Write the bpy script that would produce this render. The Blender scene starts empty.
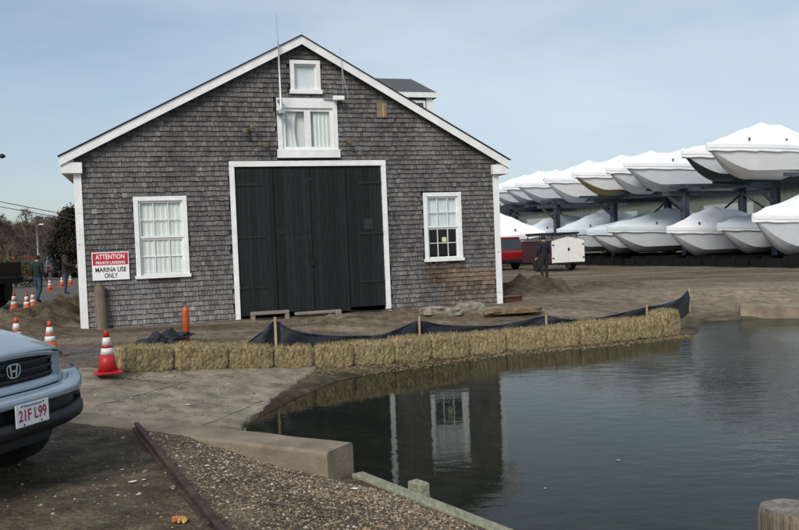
import bpy, math, random
import numpy as np
from mathutils import Vector, Matrix, noise as mnoise
random.seed(7); RNG = np.random.default_rng(11)
S = bpy.context.scene
COL = S.collection
# ------------------------------------------------------------------ camera
F = 800.0; EYE = 1.65
ROLL = math.atan(.0395); PITCH = math.atan(21/800)
fw = Vector((0, math.cos(PITCH), -math.sin(PITCH)))
u0 = Vector((0, math.sin(PITCH), math.cos(PITCH))); r0 = Vector((1, 0, 0))
rt = r0*math.cos(ROLL) - u0*math.sin(ROLL)
up = u0*math.cos(ROLL) + r0*math.sin(ROLL)
cd = bpy.data.cameras.new('camera'); cam = bpy.data.objects.new('camera', cd); COL.objects.link(cam)
M3 = Matrix((rt, up, -fw)).transposed().to_4x4(); M3.translation = Vector((0, 0, EYE))
cam.matrix_world = M3
cd.sensor_width = 36; cd.lens = 36*F/799; cd.clip_start = .05; cd.clip_end = 3000
S.camera = cam
def ray(px, py): return fw + rt*((px-399.5)/F) - up*((py-265)/F)
def at(px, py, z=0.):
    d = ray(px, py); return Vector((0, 0, EYE)) + d*((z-EYE)/d.z)
def atY(px, py, Y):
    d = ray(px, py); return Vector((0, 0, EYE)) + d*(Y/d.y)
# ------------------------------------------------------------------ world, sun, exposure
SUN_EL, SUN_AZ = math.radians(40), math.radians(202)      # azimuth clockwise from +Y
w = bpy.data.worlds.new('World'); S.world = w; w.use_nodes = True
nt = w.node_tree; N = nt.nodes; L = nt.links; N.clear()
out = N.new('ShaderNodeOutputWorld'); bg = N.new('ShaderNodeBackground'); bg.inputs['Strength'].default_value = .12
sky = N.new('ShaderNodeTexSky'); sky.sky_type = 'NISHITA'; sky.sun_disc = False
sky.sun_elevation = SUN_EL; sky.sun_rotation = SUN_AZ; sky.air_density = 1.0; sky.dust_density = 1.5; sky.ozone_density = 1.5
tc = N.new('ShaderNodeTexCoord'); mp = N.new('ShaderNodeMapping'); mp.inputs['Scale'].default_value = (1.0, 1.0, 3.6)
mp.inputs['Rotation'].default_value = (0, math.radians(14), math.radians(20))
nz = N.new('ShaderNodeTexNoise'); nz.inputs['Scale'].default_value = 1.6; nz.inputs['Detail'].default_value = 5; nz.inputs['Roughness'].default_value = .55
rp = N.new('ShaderNodeValToRGB'); rp.color_ramp.elements[0].position = .34; rp.color_ramp.elements[1].position = .72
rp.color_ramp.elements[0].color = (.22,)*3+(1,); rp.color_ramp.elements[1].color = (.93,)*3+(1,)
mx = N.new('ShaderNodeMix'); mx.data_type = 'RGBA'
mx.inputs['B'].default_value = (5.5, 6.35, 7.05, 1)
L.new(tc.outputs['Generated'], mp.inputs['Vector']); L.new(mp.outputs[0], nz.inputs['Vector']); L.new(nz.outputs[0], rp.inputs[0])
sxw = N.new('ShaderNodeSeparateXYZ'); L.new(tc.outputs['Generated'], sxw.inputs[0])
gr_ = N.new('ShaderNodeMapRange'); gr_.inputs['From Min'].default_value = -.55; gr_.inputs['From Max'].default_value = .25; gr_.inputs['To Min'].default_value = .45; gr_.inputs['To Max'].default_value = 1.05; L.new(sxw.outputs[0], gr_.inputs['Value'])
mm_ = N.new('ShaderNodeMath'); mm_.operation = 'MULTIPLY'; mm_.use_clamp = True; L.new(rp.outputs[0], mm_.inputs[0]); L.new(gr_.outputs[0], mm_.inputs[1]); L.new(mm_.outputs[0], mx.inputs['Factor']); L.new(sky.outputs[0], mx.inputs['A']); L.new(mx.outputs['Result'], bg.inputs[0]); L.new(bg.outputs[0], out.inputs[0])
sl = bpy.data.lights.new('sun', 'SUN'); sl.energy = 2.6; sl.angle = math.radians(24); sl.color = (1, .95, .88)
so = bpy.data.objects.new('sun', sl); COL.objects.link(so)
sd_ = Vector((math.sin(SUN_AZ)*math.cos(SUN_EL), math.cos(SUN_AZ)*math.cos(SUN_EL), math.sin(SUN_EL)))
so.rotation_euler = sd_.to_track_quat('Z', 'Y').to_euler(); so.location = sd_*50
S.view_settings.view_transform = 'Standard'; S.view_settings.look = 'None'
S.view_settings.gamma = 1; S.view_settings.use_curve_mapping = False
S.view_settings.exposure = 0.0
# ------------------------------------------------------------------ materials
MATS = {}
def mat(name, col, rough=.8, var=.15, scale=8, bump=0., metal=0., col2=None, attr=None, spec=.4, stretch=None, detail=5, bscale=None, coat=0.):
    if name in MATS: return MATS[name]
    m = bpy.data.materials.new(name); m.use_nodes = True; t = m.node_tree; n = t.nodes; l = t.links
    b = n['Principled BSDF']; b.inputs['Roughness'].default_value = rough; b.inputs['Metallic'].default_value = metal
    b.inputs['Specular IOR Level'].default_value = spec; b.inputs['Coat Weight'].default_value = coat
    c = n.new('ShaderNodeTexCoord'); src = c.outputs['Object']
    if stretch:
        k = n.new('ShaderNodeMapping'); k.inputs['Scale'].default_value = stretch; l.new(src, k.inputs[0]); src = k.outputs[0]
    z = n.new('ShaderNodeTexNoise'); z.inputs['Scale'].default_value = scale; z.inputs['Detail'].default_value = detail; z.inputs['Roughness'].default_value = .65
    l.new(src, z.inputs['Vector'])
    r = n.new('ShaderNodeValToRGB'); c1 = Vector(col); c2 = Vector(col2) if col2 else c1*(1+var)
    if not col2: c1 = c1*(1-var)
    r.color_ramp.elements[0].position = .32; r.color_ramp.elements[1].position = .68
    r.color_ramp.elements[0].color = (*c1, 1); r.color_ramp.elements[1].color = (*c2, 1)
    l.new(z.outputs[0], r.inputs[0]); co = r.outputs[0]
    if attr:
        a = n.new('ShaderNodeAttribute'); a.attribute_name = attr
        q = n.new('ShaderNodeMix'); q.data_type = 'RGBA'; q.blend_type = 'MULTIPLY'; q.inputs['Factor'].default_value = 1
        l.new(co, q.inputs['A']); l.new(a.outputs['Color'], q.inputs['B']); co = q.outputs['Result']
    l.new(co, b.inputs['Base Color'])
    if bump:
        bz = n.new('ShaderNodeTexNoise'); bz.inputs['Scale'].default_value = bscale or scale*2; bz.inputs['Detail'].default_value = 4; l.new(src, bz.inputs['Vector'])
        bn = n.new('ShaderNodeBump'); bn.inputs['Strength'].default_value = bump; bn.inputs['Distance'].default_value = .02
        l.new(bz.outputs[0], bn.inputs['Height']); l.new(bn.outputs[0], b.inputs['Normal'])
    MATS[name] = m; return m
def glassy(name, tint, ior=1.45, rough=.01):
    if name in MATS: return MATS[name]
    m = bpy.data.materials.new(name); m.use_nodes = True; t = m.node_tree; n = t.nodes; l = t.links
    n.remove(n['Principled BSDF']); o = n['Material Output']
    fr = n.new('ShaderNodeFresnel'); fr.inputs[0].default_value = ior
    g = n.new('ShaderNodeBsdfGlossy'); g.inputs['Roughness'].default_value = rough; g.inputs[0].default_value = (1, 1, 1, 1)
    tr = n.new('ShaderNodeBsdfTransparent'); tr.inputs[0].default_value = (*tint, 1)
    gq = n.new('ShaderNodeNewGeometry'); sb_ = n.new('ShaderNodeMath'); sb_.operation = 'SUBTRACT'; sb_.inputs[0].default_value = 1; l.new(gq.outputs['Backfacing'], sb_.inputs[1]); mu = n.new('ShaderNodeMath'); mu.operation = 'MULTIPLY'; l.new(fr.outputs[0], mu.inputs[0]); l.new(sb_.outputs[0], mu.inputs[1])
    x = n.new('ShaderNodeMixShader'); l.new(mu.outputs[0], x.inputs[0]); l.new(tr.outputs[0], x.inputs[1]); l.new(g.outputs[0], x.inputs[2]); l.new(x.outputs[0], o.inputs[0])
    MATS[name] = m; return m
white = mat('white_paint', (.70, .71, .69), .55, col2=(.86, .87, .86), scale=3.5, bump=.15, detail=12)
shing = mat('weathered_shingle', (.50, .50, .50), .9, col2=(1.5, 1.48, 1.45), scale=9, attr='tone', stretch=(5, 5, .55), bump=.6, bscale=30)
roofm = mat('roof_shingle', (.085, .088, .09), .9, scale=20, bump=.4)
blackwood = mat('black_stained_boards', (.007, .0095, .0095), .75, col2=(.017, .021, .021), scale=5, stretch=(6, 6, .5), bump=.3, attr='tone', spec=.25)
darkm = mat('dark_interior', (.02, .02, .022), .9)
glass = glassy('window_glass', (.86, .9, .9), 1.5)
curtain = mat('white_curtain', (.82, .82, .78), .9, var=.08, scale=4, stretch=(8, 8, .3))
blind = mat('translucent_blind', (.76, .78, .78), .9, var=.1, scale=6)
woodold = mat('grey_weathered_wood', (.16, .14, .11), .85, col2=(.30, .26, .21), scale=4, stretch=(2, 2, 12), bump=.4)
woodgreen = mat('algae_stained_wood', (.15, .15, .10), .8, col2=(.33, .32, .23), scale=5, stretch=(6, 1, 6), bump=.4)
woodpost = mat('old_round_timber', (.10, .075, .05), .85, col2=(.26, .21, .15), scale=6, stretch=(7, 7, .6), bump=.8)
stakew = mat('pine_stake', (.36, .27, .17), .8, var=.2, scale=6)
conc = mat('concrete', (.145, .115, .078), .85, col2=(.285, .235, .165), scale=2.2, bump=.35, bscale=30)
rust = mat('rusty_steel', (.035, .022, .018), .7, col2=(.10, .06, .045), scale=10, bump=.6, metal=.3)
fabric = mat('black_silt_fabric', (.010, .012, .016), .62, col2=(.028, .032, .04), scale=6, bump=.5, spec=.3)
straw = mat('straw', (.105, .08, .038), .9, col2=(.42, .335, .18), scale=20, stretch=(1.1, 1.1, .5), attr='tone', bump=.9, bscale=60)
twine = mat('twine', (.28, .16, .06), .8)
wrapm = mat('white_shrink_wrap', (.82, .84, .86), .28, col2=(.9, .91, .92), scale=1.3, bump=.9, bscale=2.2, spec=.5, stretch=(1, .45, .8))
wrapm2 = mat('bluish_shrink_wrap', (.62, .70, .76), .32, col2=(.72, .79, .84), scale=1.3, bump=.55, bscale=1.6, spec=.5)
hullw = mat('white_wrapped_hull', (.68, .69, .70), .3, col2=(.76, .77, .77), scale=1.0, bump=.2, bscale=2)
hullg = mat('shade_grey_wrapped_hull', (.58, .61, .65), .3, col2=(.67, .70, .72), scale=1.0, bump=.2, bscale=2)  # hull film is white; its shade is put into this grey
bottomk = mat('dark_bottom_paint', (.05, .06, .07), .6, var=.2)
bottomt = mat('tan_bottom_paint', (.36, .26, .10), .6, var=.2)
steelb = mat('blue_grey_rack_steel', (.045, .06, .075), .55, col2=(.075, .092, .11), scale=3, metal=.1)
orange = mat('orange_plastic', (.52, .085, .02), .5, var=.12)
redcone = mat('red_plastic', (.42, .016, .014), .45, var=.12)
whiter = mat('white_reflective_band', (.66, .65, .62), .4, var=.06)
redsign = mat('sign_red', (.50, .015, .03), .4, var=.03)
whitesign = mat('sign_white', (.82, .82, .82), .4, var=.02)
blacktx = mat('sign_black', (.015, .015, .015), .5)
redplate = mat('plate_red', (.38, .03, .03), .5)
carblue = mat('silver_blue_car_paint', (.34, .41, .46), .30, var=.02, metal=.35, coat=.6)
carlight = mat('headlamp_lens', (.55, .6, .62), .12, var=.05, spec=.7, coat=1)
blackpl = mat('black_plastic', (.014, .015, .017), .5, var=.2)
chrome = mat('chrome', (.75, .76, .78), .15, metal=1, var=.03)
tyre = mat('tyre_rubber', (.018, .018, .018), .85, var=.2)
rim = mat('rim_metal', (.5, .5, .5), .35, metal=.6)
redpaint = mat('red_truck_paint', (.26, .012, .015), .35, var=.1, coat=.4)
maroon = mat('maroon_trailer_panel', (.055, .018, .022), .5, var=.15)
carblack = mat('dark_car_paint', (.02, .025, .035), .25, var=.1, coat=.5)
cargrey = mat('grey_car_paint', (.10, .115, .13), .25, var=.1, coat=.5)
carwhite = mat('white_car_paint', (.6, .6, .6), .3, coat=.4)
carglass = mat('car_glass', (.02, .025, .03), .08, spec=.8)
whitepanel = mat('dirty_white_panel', (.78, .77, .71), .5, col2=(.88, .87, .82), scale=3)
greenwall = mat('sage_metal_siding', (.13, .15, .115), .6, col2=(.17, .19, .15), scale=3)
roofpale = mat('pale_metal_roof', (.35, .4, .45), .5)
stone = mat('fieldstone', (.13, .115, .09), .9, col2=(.34, .30, .24), scale=5, bump=.6)
brownwood = mat('plywood_brown', (.17, .11, .055), .8, col2=(.28, .2, .11), scale=4)
bark = mat('bark', (.06, .048, .04), .9, col2=(.12, .1, .085), scale=6, bump=.5)
twig = mat('bare_twigs', (.55, .55, .55), .9, col2=(1.1, 1.1, 1.1), scale=.12, attr='tone')
leafd = mat('evergreen_leaves', (.6, .6, .6), .75, col2=(1.2, 1.2, 1.2), scale=1.2, attr='tone')
skin = mat('skin', (.42, .25, .18), .6)
hair = mat('hair_dark', (.02, .015, .012), .7)
coatg = mat('dark_green_coat', (.012, .022, .02), .85, var=.3)
coatn = mat('navy_coat', (.012, .014, .028), .85, var=.3)
coatb = mat('brown_coat', (.03, .02, .018), .85, var=.3)
jeans = mat('blue_jeans', (.035, .07, .12), .85, var=.3)
pantsd = mat('dark_trousers', (.02, .018, .016), .85, var=.3)
shoem = mat('boot_leather', (.03, .022, .015), .6)
wirem = mat('cable', (.02, .02, .022), .6)
galv = mat('galvanised_metal', (.42, .44, .46), .4, metal=.5)
foil = mat('snack_wrapper_foil', (.36, .06, .02), .4, col2=(.52, .36, .10), scale=22, detail=1)
# ------------------------------------------------------------------ mesh helpers
class MB:
    def __init__(s): s.v = []; s.f = []; s.m = []; s.c = []
    def add(s, vs, fs, mi=0, c=None):
        o = len(s.v); s.v += [tuple(v) for v in vs]; s.f += [tuple(i+o for i in f) for f in fs]; s.m += [mi]*len(fs); s.c += [c or (1, 1, 1)]*len(fs); return s
    def box(s, a, b, mi=0, c=None):
        x0, y0, z0 = a; x1, y1, z1 = b
        if x0 > x1: x0, x1 = x1, x0
        if y0 > y1: y0, y1 = y1, y0
        if z0 > z1: z0, z1 = z1, z0
        return s.add([(x0,y0,z0),(x1,y0,z0),(x1,y1,z0),(x0,y1,z0),(x0,y0,z1),(x1,y0,z1),(x1,y1,z1),(x0,y1,z1)],
              [(0,3,2,1),(4,5,6,7),(0,1,5,4),(1,2,6,5),(2,3,7,6),(3,0,4,7)], mi, c)
    def bar(s, p, q, w, h, mi=0, c=None, upv=(0,0,1)):
        p = Vector(p); q = Vector(q); d = (q-p).normalized(); U = Vector(upv)
        if abs(d.dot(U)) > .98: U = Vector((0, 1, 0))
        r = d.cross(U).normalized()*w/2; U = r.cross(d).normalized()*h/2
        vs = [p-r-U, p+r-U, p+r+U, p-r+U, q-r-U, q+r-U, q+r+U, q-r+U]
        return s.add(vs, [(0,1,2,3),(5,4,7,6),(0,4,5,1),(1,5,6,2),(2,6,7,3),(3,7,4,0)], mi, c)
    def tube(s, pts, rad, n=8, mi=0, c=None, cap=True):
        pts = [Vector(p) for p in pts]; rs = rad if isinstance(rad, (list, tuple)) else [rad]*len(pts)
        vs = []; fs = []
        for i, p in enumerate(pts):
            d = (pts[min(i+1, len(pts)-1)]-pts[max(i-1, 0)]).normalized()
            U = Vector((0, 0, 1)) if abs(d.z) < .95 else Vector((0, 1, 0))
            a = d.cross(U).normalized(); b = d.cross(a).normalized()
            for k in range(n):
                t = 2*math.pi*k/n; vs.append(p+(a*math.cos(t)+b*math.sin(t))*rs[i])
        for i in range(len(pts)-1):
            for k in range(n): fs.append((i*n+k, i*n+(k+1) % n, (i+1)*n+(k+1) % n, (i+1)*n+k))
        if cap: fs.append(tuple(range(n))); fs.append(tuple(range((len(pts)-1)*n, len(pts)*n))[::-1])
        return s.add(vs, fs, mi, c)
    def lathe(s, prof, n=20, o=(0,0,0), mi=0, axis='z', c=None):
        vs = []; fs = []
        for r, z in prof:
            for k in range(n):
                t = 2*math.pi*k/n; a, b = r*math.cos(t), r*math.sin(t)
                v = (a, b, z) if axis == 'z' else ((a, z, b) if axis == 'y' else (z, a, b))
                vs.append((v[0]+o[0], v[1]+o[1], v[2]+o[2]))
        for i in range(len(prof)-1):
            for k in range(n): fs.append((i*n+k, i*n+(k+1) % n, (i+1)*n+(k+1) % n, (i+1)*n+k))
        fs.append(tuple(range(n))[::-1]); fs.append(tuple(range((len(prof)-1)*n, len(prof)*n)))
        return s.add(vs, fs, mi, c)
    def grid(s, rows, mi=0, c=None, close=False):
        n = len(rows[0]); vs = [v for r in rows for v in r]; fs = []
        for i in range(len(rows)-1):
            for k in range(n-1+(1 if close else 0)): fs.append((i*n+k, i*n+(k+1) % n, (i+1)*n+(k+1) % n, (i+1)*n+k))
        return s.add(vs, fs, mi, c)
    def build(s, name, mats, parent=None, smooth=False, bevel=0, loc=None, tone=False, solid=0):
        me = bpy.data.meshes.new(name); me.from_pydata(s.v, [], s.f)
        for m in (mats if isinstance(mats, (list, tuple)) else [mats]): me.materials.append(m)
        me.polygons.foreach_set('material_index', s.m)
        if tone:
            a = me.attributes.new('tone', 'FLOAT_COLOR', 'FACE')
            a.data.foreach_set('color', [x for c in s.c for x in (*c, 1)])
        if smooth: me.polygons.foreach_set('use_smooth', [True]*len(s.f))
        me.update()
        o = bpy.data.objects.new(name, me); COL.objects.link(o)
        if parent: o.parent = parent
        if loc: o.location = loc
        if solid:
            b = o.modifiers.new('solid', 'SOLIDIFY'); b.thickness = solid; b.offset = 0
        if bevel:
            b = o.modifiers.new('bevel', 'BEVEL'); b.width = bevel; b.segments = 2; b.limit_method = 'ANGLE'
        return o
def tag(o, label=None, cat=None, group=None, kind=None):
    if label: o['label'] = label
    if cat: o['category'] = cat
    if group: o['group'] = group
    if kind: o['kind'] = kind
    return o
def thing(name, label, cat, loc=(0,0,0), rz=0, group=None):
    o = bpy.data.objects.new(name, None); COL.objects.link(o); o.empty_display_size = .2
    o.location = loc; o.rotation_euler = (0, 0, rz); return tag(o, label, cat, group)
def children(o): return [c for c in bpy.data.objects if c.parent == o]
def copy_tree(o, parent=None):
    c = o.copy(); COL.objects.link(c); c.parent = parent
    for ch in children(o): copy_tree(ch, c)
    return c
def text(name, body, size, m, parent, loc, rot, width=None, ext=.0015, bold=.0):
    cu = bpy.data.curves.new(name, 'FONT'); cu.body = body; cu.size = size; cu.align_x = 'CENTER'; cu.align_y = 'CENTER'; cu.extrude = ext; cu.offset = bold
    t = bpy.data.objects.new(name, cu); COL.objects.link(t)
    bpy.context.view_layer.update()
    dg = bpy.context.evaluated_depsgraph_get(); me = bpy.data.meshes.new_from_object(t.evaluated_get(dg))
    bpy.data.objects.remove(t); bpy.data.curves.remove(cu)
    o = bpy.data.objects.new(name, me); COL.objects.link(o); me.materials.clear(); me.materials.append(m)
    if width:
        xs = [v.co.x for v in me.vertices]; k = width/(max(xs)-min(xs))
        for v in me.vertices: v.co.x *= k
    o.parent = parent; o.location = loc; o.rotation_euler = rot; return o
# ------------------------------------------------------------------ terrain height
WL = -.52
WPOLY = np.array([(-.40,6.72),(.45,5.42),(1.7,3.5),(2.7,1.9),(3.6,-4),(60,-4),(60,36),(30,27),(17,22.3),(12,20.3),(9.83,19.75),(7.2,19.3),(6.75,18.2),
    (6.3,17.1),(3.93,15.85),(1.86,15.25),(.49,14.45),(-.35,13.7),(-1.15,12.8),(-1.64,11.4),(-2.0,9.9),(-2.2,8.0),(-2.15,7.85)])
def sdist(X, Y, P=WPOLY):
    d = np.full(X.shape, 1e9); ins = np.zeros(X.shape, bool); n = len(P)
    for i in range(n):
        a = P[i]; b = P[(i+1) % n]; e = b-a; wx = X-a[0]; wy = Y-a[1]
        t = np.clip((wx*e[0]+wy*e[1])/(e@e), 0, 1)
        d = np.minimum(d, np.hypot(wx-t*e[0], wy-t*e[1]))
        c = (a[1] > Y) != (b[1] > Y)
        with np.errstate(divide='ignore', invalid='ignore'):
            ins ^= c & (X < (b[0]-a[0])*(Y-a[1])/(b[1]-a[1]+1e-12)+a[0])
    return np.where(ins, -d, d)
_lat = RNG.random((256, 256))
def vnoise(X, Y, s):
    x = X/s+1000; y = Y/s+1000; i = np.floor(x).astype(int); j = np.floor(y).astype(int); fx = x-i; fy = y-j
    fx = fx*fx*(3-2*fx); fy = fy*fy*(3-2*fy); i %= 256; j %= 256; i2 = (i+1) % 256; j2 = (j+1) % 256
    return (_lat[i,j]*(1-fx)+_lat[i2,j]*fx)*(1-fy)+(_lat[i,j2]*(1-fx)+_lat[i2,j2]*fx)*fy-.5
WA = np.array((-.64, 6.37)); WB = np.array((-3.50, 8.05)); WDIR = (WB-WA)/np.linalg.norm(WB-WA)
WN = np.array((WDIR[1], -WDIR[0]));  WN = WN if WN[1] > 0 else -WN      # towards the ramp
def wall_side(X, Y): return (X-WA[0])*WN[0]+(Y-WA[1])*WN[1]
MOUNDS = [(-8.5,20.0,.9,1.9,.50),(-8.9,17.4,1.1,1.0,.26),(-7.6,16.2,.8,.8,.10),(-9.4,22.6,1.0,1.6,.42),(-9.9,19.2,.8,.9,.16),
    (3.4,24.0,.95,.9,.40),(4.3,23.8,.45,.55,.30),(4.9,24.2,.4,.45,.20),(5.8,24.9,.45,.5,.24),(6.9,25.3,.8,.5,.16),(3.1,22.9,.5,.5,.22),(-7.9,21.3,.7,1.5,-.5),
    (0.2,18.1,1.4,.5,.10),(-1.6,17.6,1.0,.5,.10),(2.2,18.8,1.0,.5,.08)]
def height(X, Y):
    X = np.asarray(X, float); Y = np.asarray(Y, float)
    s = sdist(X, Y); front = (wall_side(X, Y) < .22) & (Y < 9.2) & (X > -6)
    land = np.minimum(0, WL+.03+.165*s)
    land = np.where(s < 5, land - .05*np.exp(-(land/.06)**2)*0, land)
    wat = WL-.0+np.maximum(s*.22, -.8)
    h = np.where(s > 0, land, wat)
    dt_ = (X+.42)*(-.816)+(Y-6.6)*(-.578); fr = np.minimum(-.005, -.27+.27*np.maximum(dt_, 0))
    h = np.where(front & (s > 0), fr, h); h = np.where(front & (s <= 0), np.minimum(h, -.8), h)
    for mx_, my, sx, sy, hh in MOUNDS:
        g = np.exp(-(((X-mx_)/sx)**2+((Y-my)/sy)**2)); h = h+hh*g*(1+1.1*vnoise(X, Y, .45)+1.0*vnoise(X, Y, .2))
    amp = np.where((s > .2), 1, .3)
    h = h+amp*(.045*vnoise(X, Y, 1.3)+.028*vnoise(X, Y, .4)+.020*vnoise(X, Y, .14))*np.where(wall_side(X, Y) > .4, .55, 1)
    far = np.clip((np.hypot(X, Y)-150)/90, 0, 1); h = h+far*far*(7+8*vnoise(X, Y, 60))*np.where(Y > 0, 1, .2)
    return h
def hz(x, y): return float(height(np.array([x]), np.array([y]))[0])
def ax(*segs):
    r = []
    for a, b, st in segs: r += list(np.arange(a, b-1e-6, st))
    return np.array(r+[segs[-1][1]])
gx = ax((-500,-60,20),(-60,-20,2),(-20,-12,.4),(-12,-5,.14),(-5,3,.05),(3,8,.14),(8,16,.35),(16,60,2),(60,500,20))
gy = ax((-60,0,6),(0,3.2,.4),(3.2,9,.05),(9,18,.1),(18,27,.16),(27,60,.8),(60,130,5),(130,560,15))
X, Y = np.meshgrid(gx, gy, indexing='ij'); Z = height(X, Y)
def blob(X, Y, cx, cy, rx, ry): return np.exp(-(((X-cx)/rx)**2+((Y-cy)/ry)**2))
sdG = sdist(X, Y); fr = (wall_side(X, Y) < .22) & (Y < 9.2) & (X > -6)
# rail line, separating dark trampled dirt from pebbles
RA = np.array((-2.53, 7.48)); RB = np.array((-1.15, 4.70)); rd = (RB-RA)/np.linalg.norm(RB-RA)
rside = (X-RA[0])*(-rd[1])+(Y-RA[1])*rd[0]      # >0 on the pebble side
n1 = vnoise(X, Y, 1.7)+.6*vnoise(X, Y, .5)
grav = np.clip((rside+.0+.5*n1)*2, 0, 1)*fr*(sdG > 0)
mud = np.clip(1-(rside-.05)*6, 0, 1)*((wall_side(X, Y) < .1) & (Y < 12))*1.0
mud = np.maximum(mud, np.clip(1.3*sum(blob(X, Y, m[0], m[1], m[2]*1.25, m[3]*1.25) for m in MOUNDS if m[0] > 2 and m[1] > 21)+n1*.5, 0, 1))
moundm = np.clip(1.3*sum(blob(X, Y, m[0], m[1], m[2]*1.2, m[3]*1.2) for m in MOUNDS if m[0] < -7)+n1*.4-.1, 0, 1)
mud = np.maximum(mud, moundm*.65)
wet = np.clip(1-np.abs(sdG-(.12+.25*n1))/.38, 0, 1)*(~fr); wet = np.where(sdG < 0, 1, wet)
road = np.clip((Y-.62*(-X)-13)/3, 0, 1)*np.clip((-X-8)/2+(Y-28)/4, 0, 1)*(X < -4)
asp = np.maximum(np.clip(road, 0, 1), blob(X, Y, -6.3, 13.3, 1.8, 1.3)*1.2).clip(0, 1)*(1-moundm)
sand = blob(X, Y, 9.5, 22, 4.5, 3.2)
grass = np.clip((np.hypot(X, Y)-110)/40, 0, 1)
verts = np.stack([X, Y, Z], -1).reshape(-1, 3); nx, ny = X.shape
idx = np.arange(nx*ny).reshape(nx, ny)
faces = np.stack([idx[:-1,:-1], idx[1:,:-1], idx[1:,1:], idx[:-1,1:]], -1).reshape(-1, 4)
me = bpy.data.meshes.new('ground'); me.from_pydata(verts.tolist(), [], faces.tolist())
for nm, A in dict(m_grav=grav, m_mud=mud, m_wet=wet, m_asp=asp, m_sand=sand, m_grass=grass).items():
    a = me.attributes.new(nm, 'FLOAT', 'POINT'); a.data.foreach_set('value', np.clip(A, 0, 1).reshape(-1).astype(np.float32))
me.polygons.foreach_set('use_smooth', [True]*len(me.polygons))
ground = bpy.data.objects.new('ground', me); COL.objects.link(ground); tag(ground, 'bare dirt and sand boatyard ground with wheel tracks', kind='structure')
gm = bpy.data.materials.new('boatyard_ground'); gm.use_nodes = True; t = gm.node_tree; n = t.nodes; l = t.links; b = n['Principled BSDF']
tcn = n.new('ShaderNodeTexCoord')
def nzn(sc, det=6, vec=None, ro=.65):
    z = n.new('ShaderNodeTexNoise'); z.inputs['Scale'].default_value = sc; z.inputs['Detail'].default_value = det; z.inputs['Roughness'].default_value = ro
    l.new(vec or tcn.outputs['Object'], z.inputs['Vector']); return z.outputs[0]
def ramp(src, stops):
    r = n.new('ShaderNodeValToRGB'); e = r.color_ramp.elements
    while len(e) < len(stops): e.new(.5)
    for k, (p, c) in enumerate(stops): e[k].position = p; e[k].color = (*c, 1)
    l.new(src, r.inputs[0]); return r.outputs[0]
def mixc(fac, A, B, mode='MIX'):
    q = n.new('ShaderNodeMix'); q.data_type = 'RGBA'; q.blend_type = mode
    for s_, i in ((fac, 'Factor'), (A, 'A'), (B, 'B')):
        if isinstance(s_, (int, float)): q.inputs[i].default_value = s_
        elif isinstance(s_, tuple): q.inputs[i].default_value = (*s_, 1)
        else: l.new(s_, q.inputs[i])
    return q.outputs['Result']
def att(nm):
    a = n.new('ShaderNodeAttribute'); a.attribute_name = nm; return a.outputs['Fac']
trk = n.new('ShaderNodeMapping'); trk.inputs['Scale'].default_value = (.16, 1.25, 1); trk.inputs['Rotation'].default_value = (0, 0, math.radians(8)); l.new(tcn.outputs['Object'], trk.inputs[0])
big = nzn(.55); fine = nzn(38, 4); trn = nzn(1.0, 6, trk.outputs[0])
c = ramp(big, [(.3, (.105, .075, .045)), (.5, (.20, .152, .095)), (.7, (.33, .265, .18))])
c = mixc(.68, c, ramp(trn, [(.38, (.070, .050, .034)), (.5, (.17, .13, .09)), (.6, (.30, .245, .175))]))
c = mixc(att('m_sand'), c, ramp(big, [(.3, (.23, .18, .125)), (.7, (.37, .30, .215))]))
c = mixc(att('m_asp'), c, ramp(nzn(3), [(.35, (.10, .093, .08)), (.7, (.19, .175, .15))]))
c = mixc(att('m_mud'), c, ramp(nzn(2.6), [(.35, (.075, .056, .036)), (.68, (.175, .135, .088))]))
c = mixc(att('m_grass'), c, (.07, .065, .035))
vor = n.new('ShaderNodeTexVoronoi'); vor.inputs['Scale'].default_value = 55; l.new(tcn.outputs['Object'], vor.inputs['Vector'])
pebc = ramp(vor.outputs['Color'], [(.15, (.08, .055, .035)), (.5, (.17, .125, .08)), (.85, (.30, .24, .17))])
c = mixc(att('m_grav'), c, pebc)
c = mixc(.9, c, ramp(fine, [(.3, (.42, .42, .42)), (.72, (1.45, 1.45, 1.45))]), 'MULTIPLY')
c = mixc(.85, c, ramp(nzn(4.5, 8), [(.34, (.50, .48, .46)), (.62, (1.25, 1.25, 1.25))]), 'MULTIPLY')
wetc = n.new('ShaderNodeMix'); wetc.data_type = 'RGBA'; wetc.blend_type = 'MULTIPLY'; l.new(att('m_wet'), wetc.inputs['Factor']); l.new(c, wetc.inputs['A']); wetc.inputs['B'].default_value = (.40, .40, .36, 1)
l.new(wetc.outputs['Result'], b.inputs['Base Color'])
b.inputs['Roughness'].default_value = .9; b.inputs['Specular IOR Level'].default_value = .25
bn = n.new('ShaderNodeBump'); bn.inputs['Strength'].default_value = 1.0; bn.inputs['Distance'].default_value = .045
hh_ = n.new('ShaderNodeMath'); hh_.operation = 'ADD'; l.new(nzn(22, 5), hh_.inputs[0])
vd = n.new('ShaderNodeMath'); vd.operation = 'MULTIPLY'; l.new(vor.outputs['Distance'], vd.inputs[0]); l.new(att('m_grav'), vd.inputs[1]); l.new(vd.outputs[0], hh_.inputs[1])
l.new(hh_.outputs[0], bn.inputs['Height']); l.new(bn.outputs[0], b.inputs['Normal'])
me.materials.append(gm)
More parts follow.
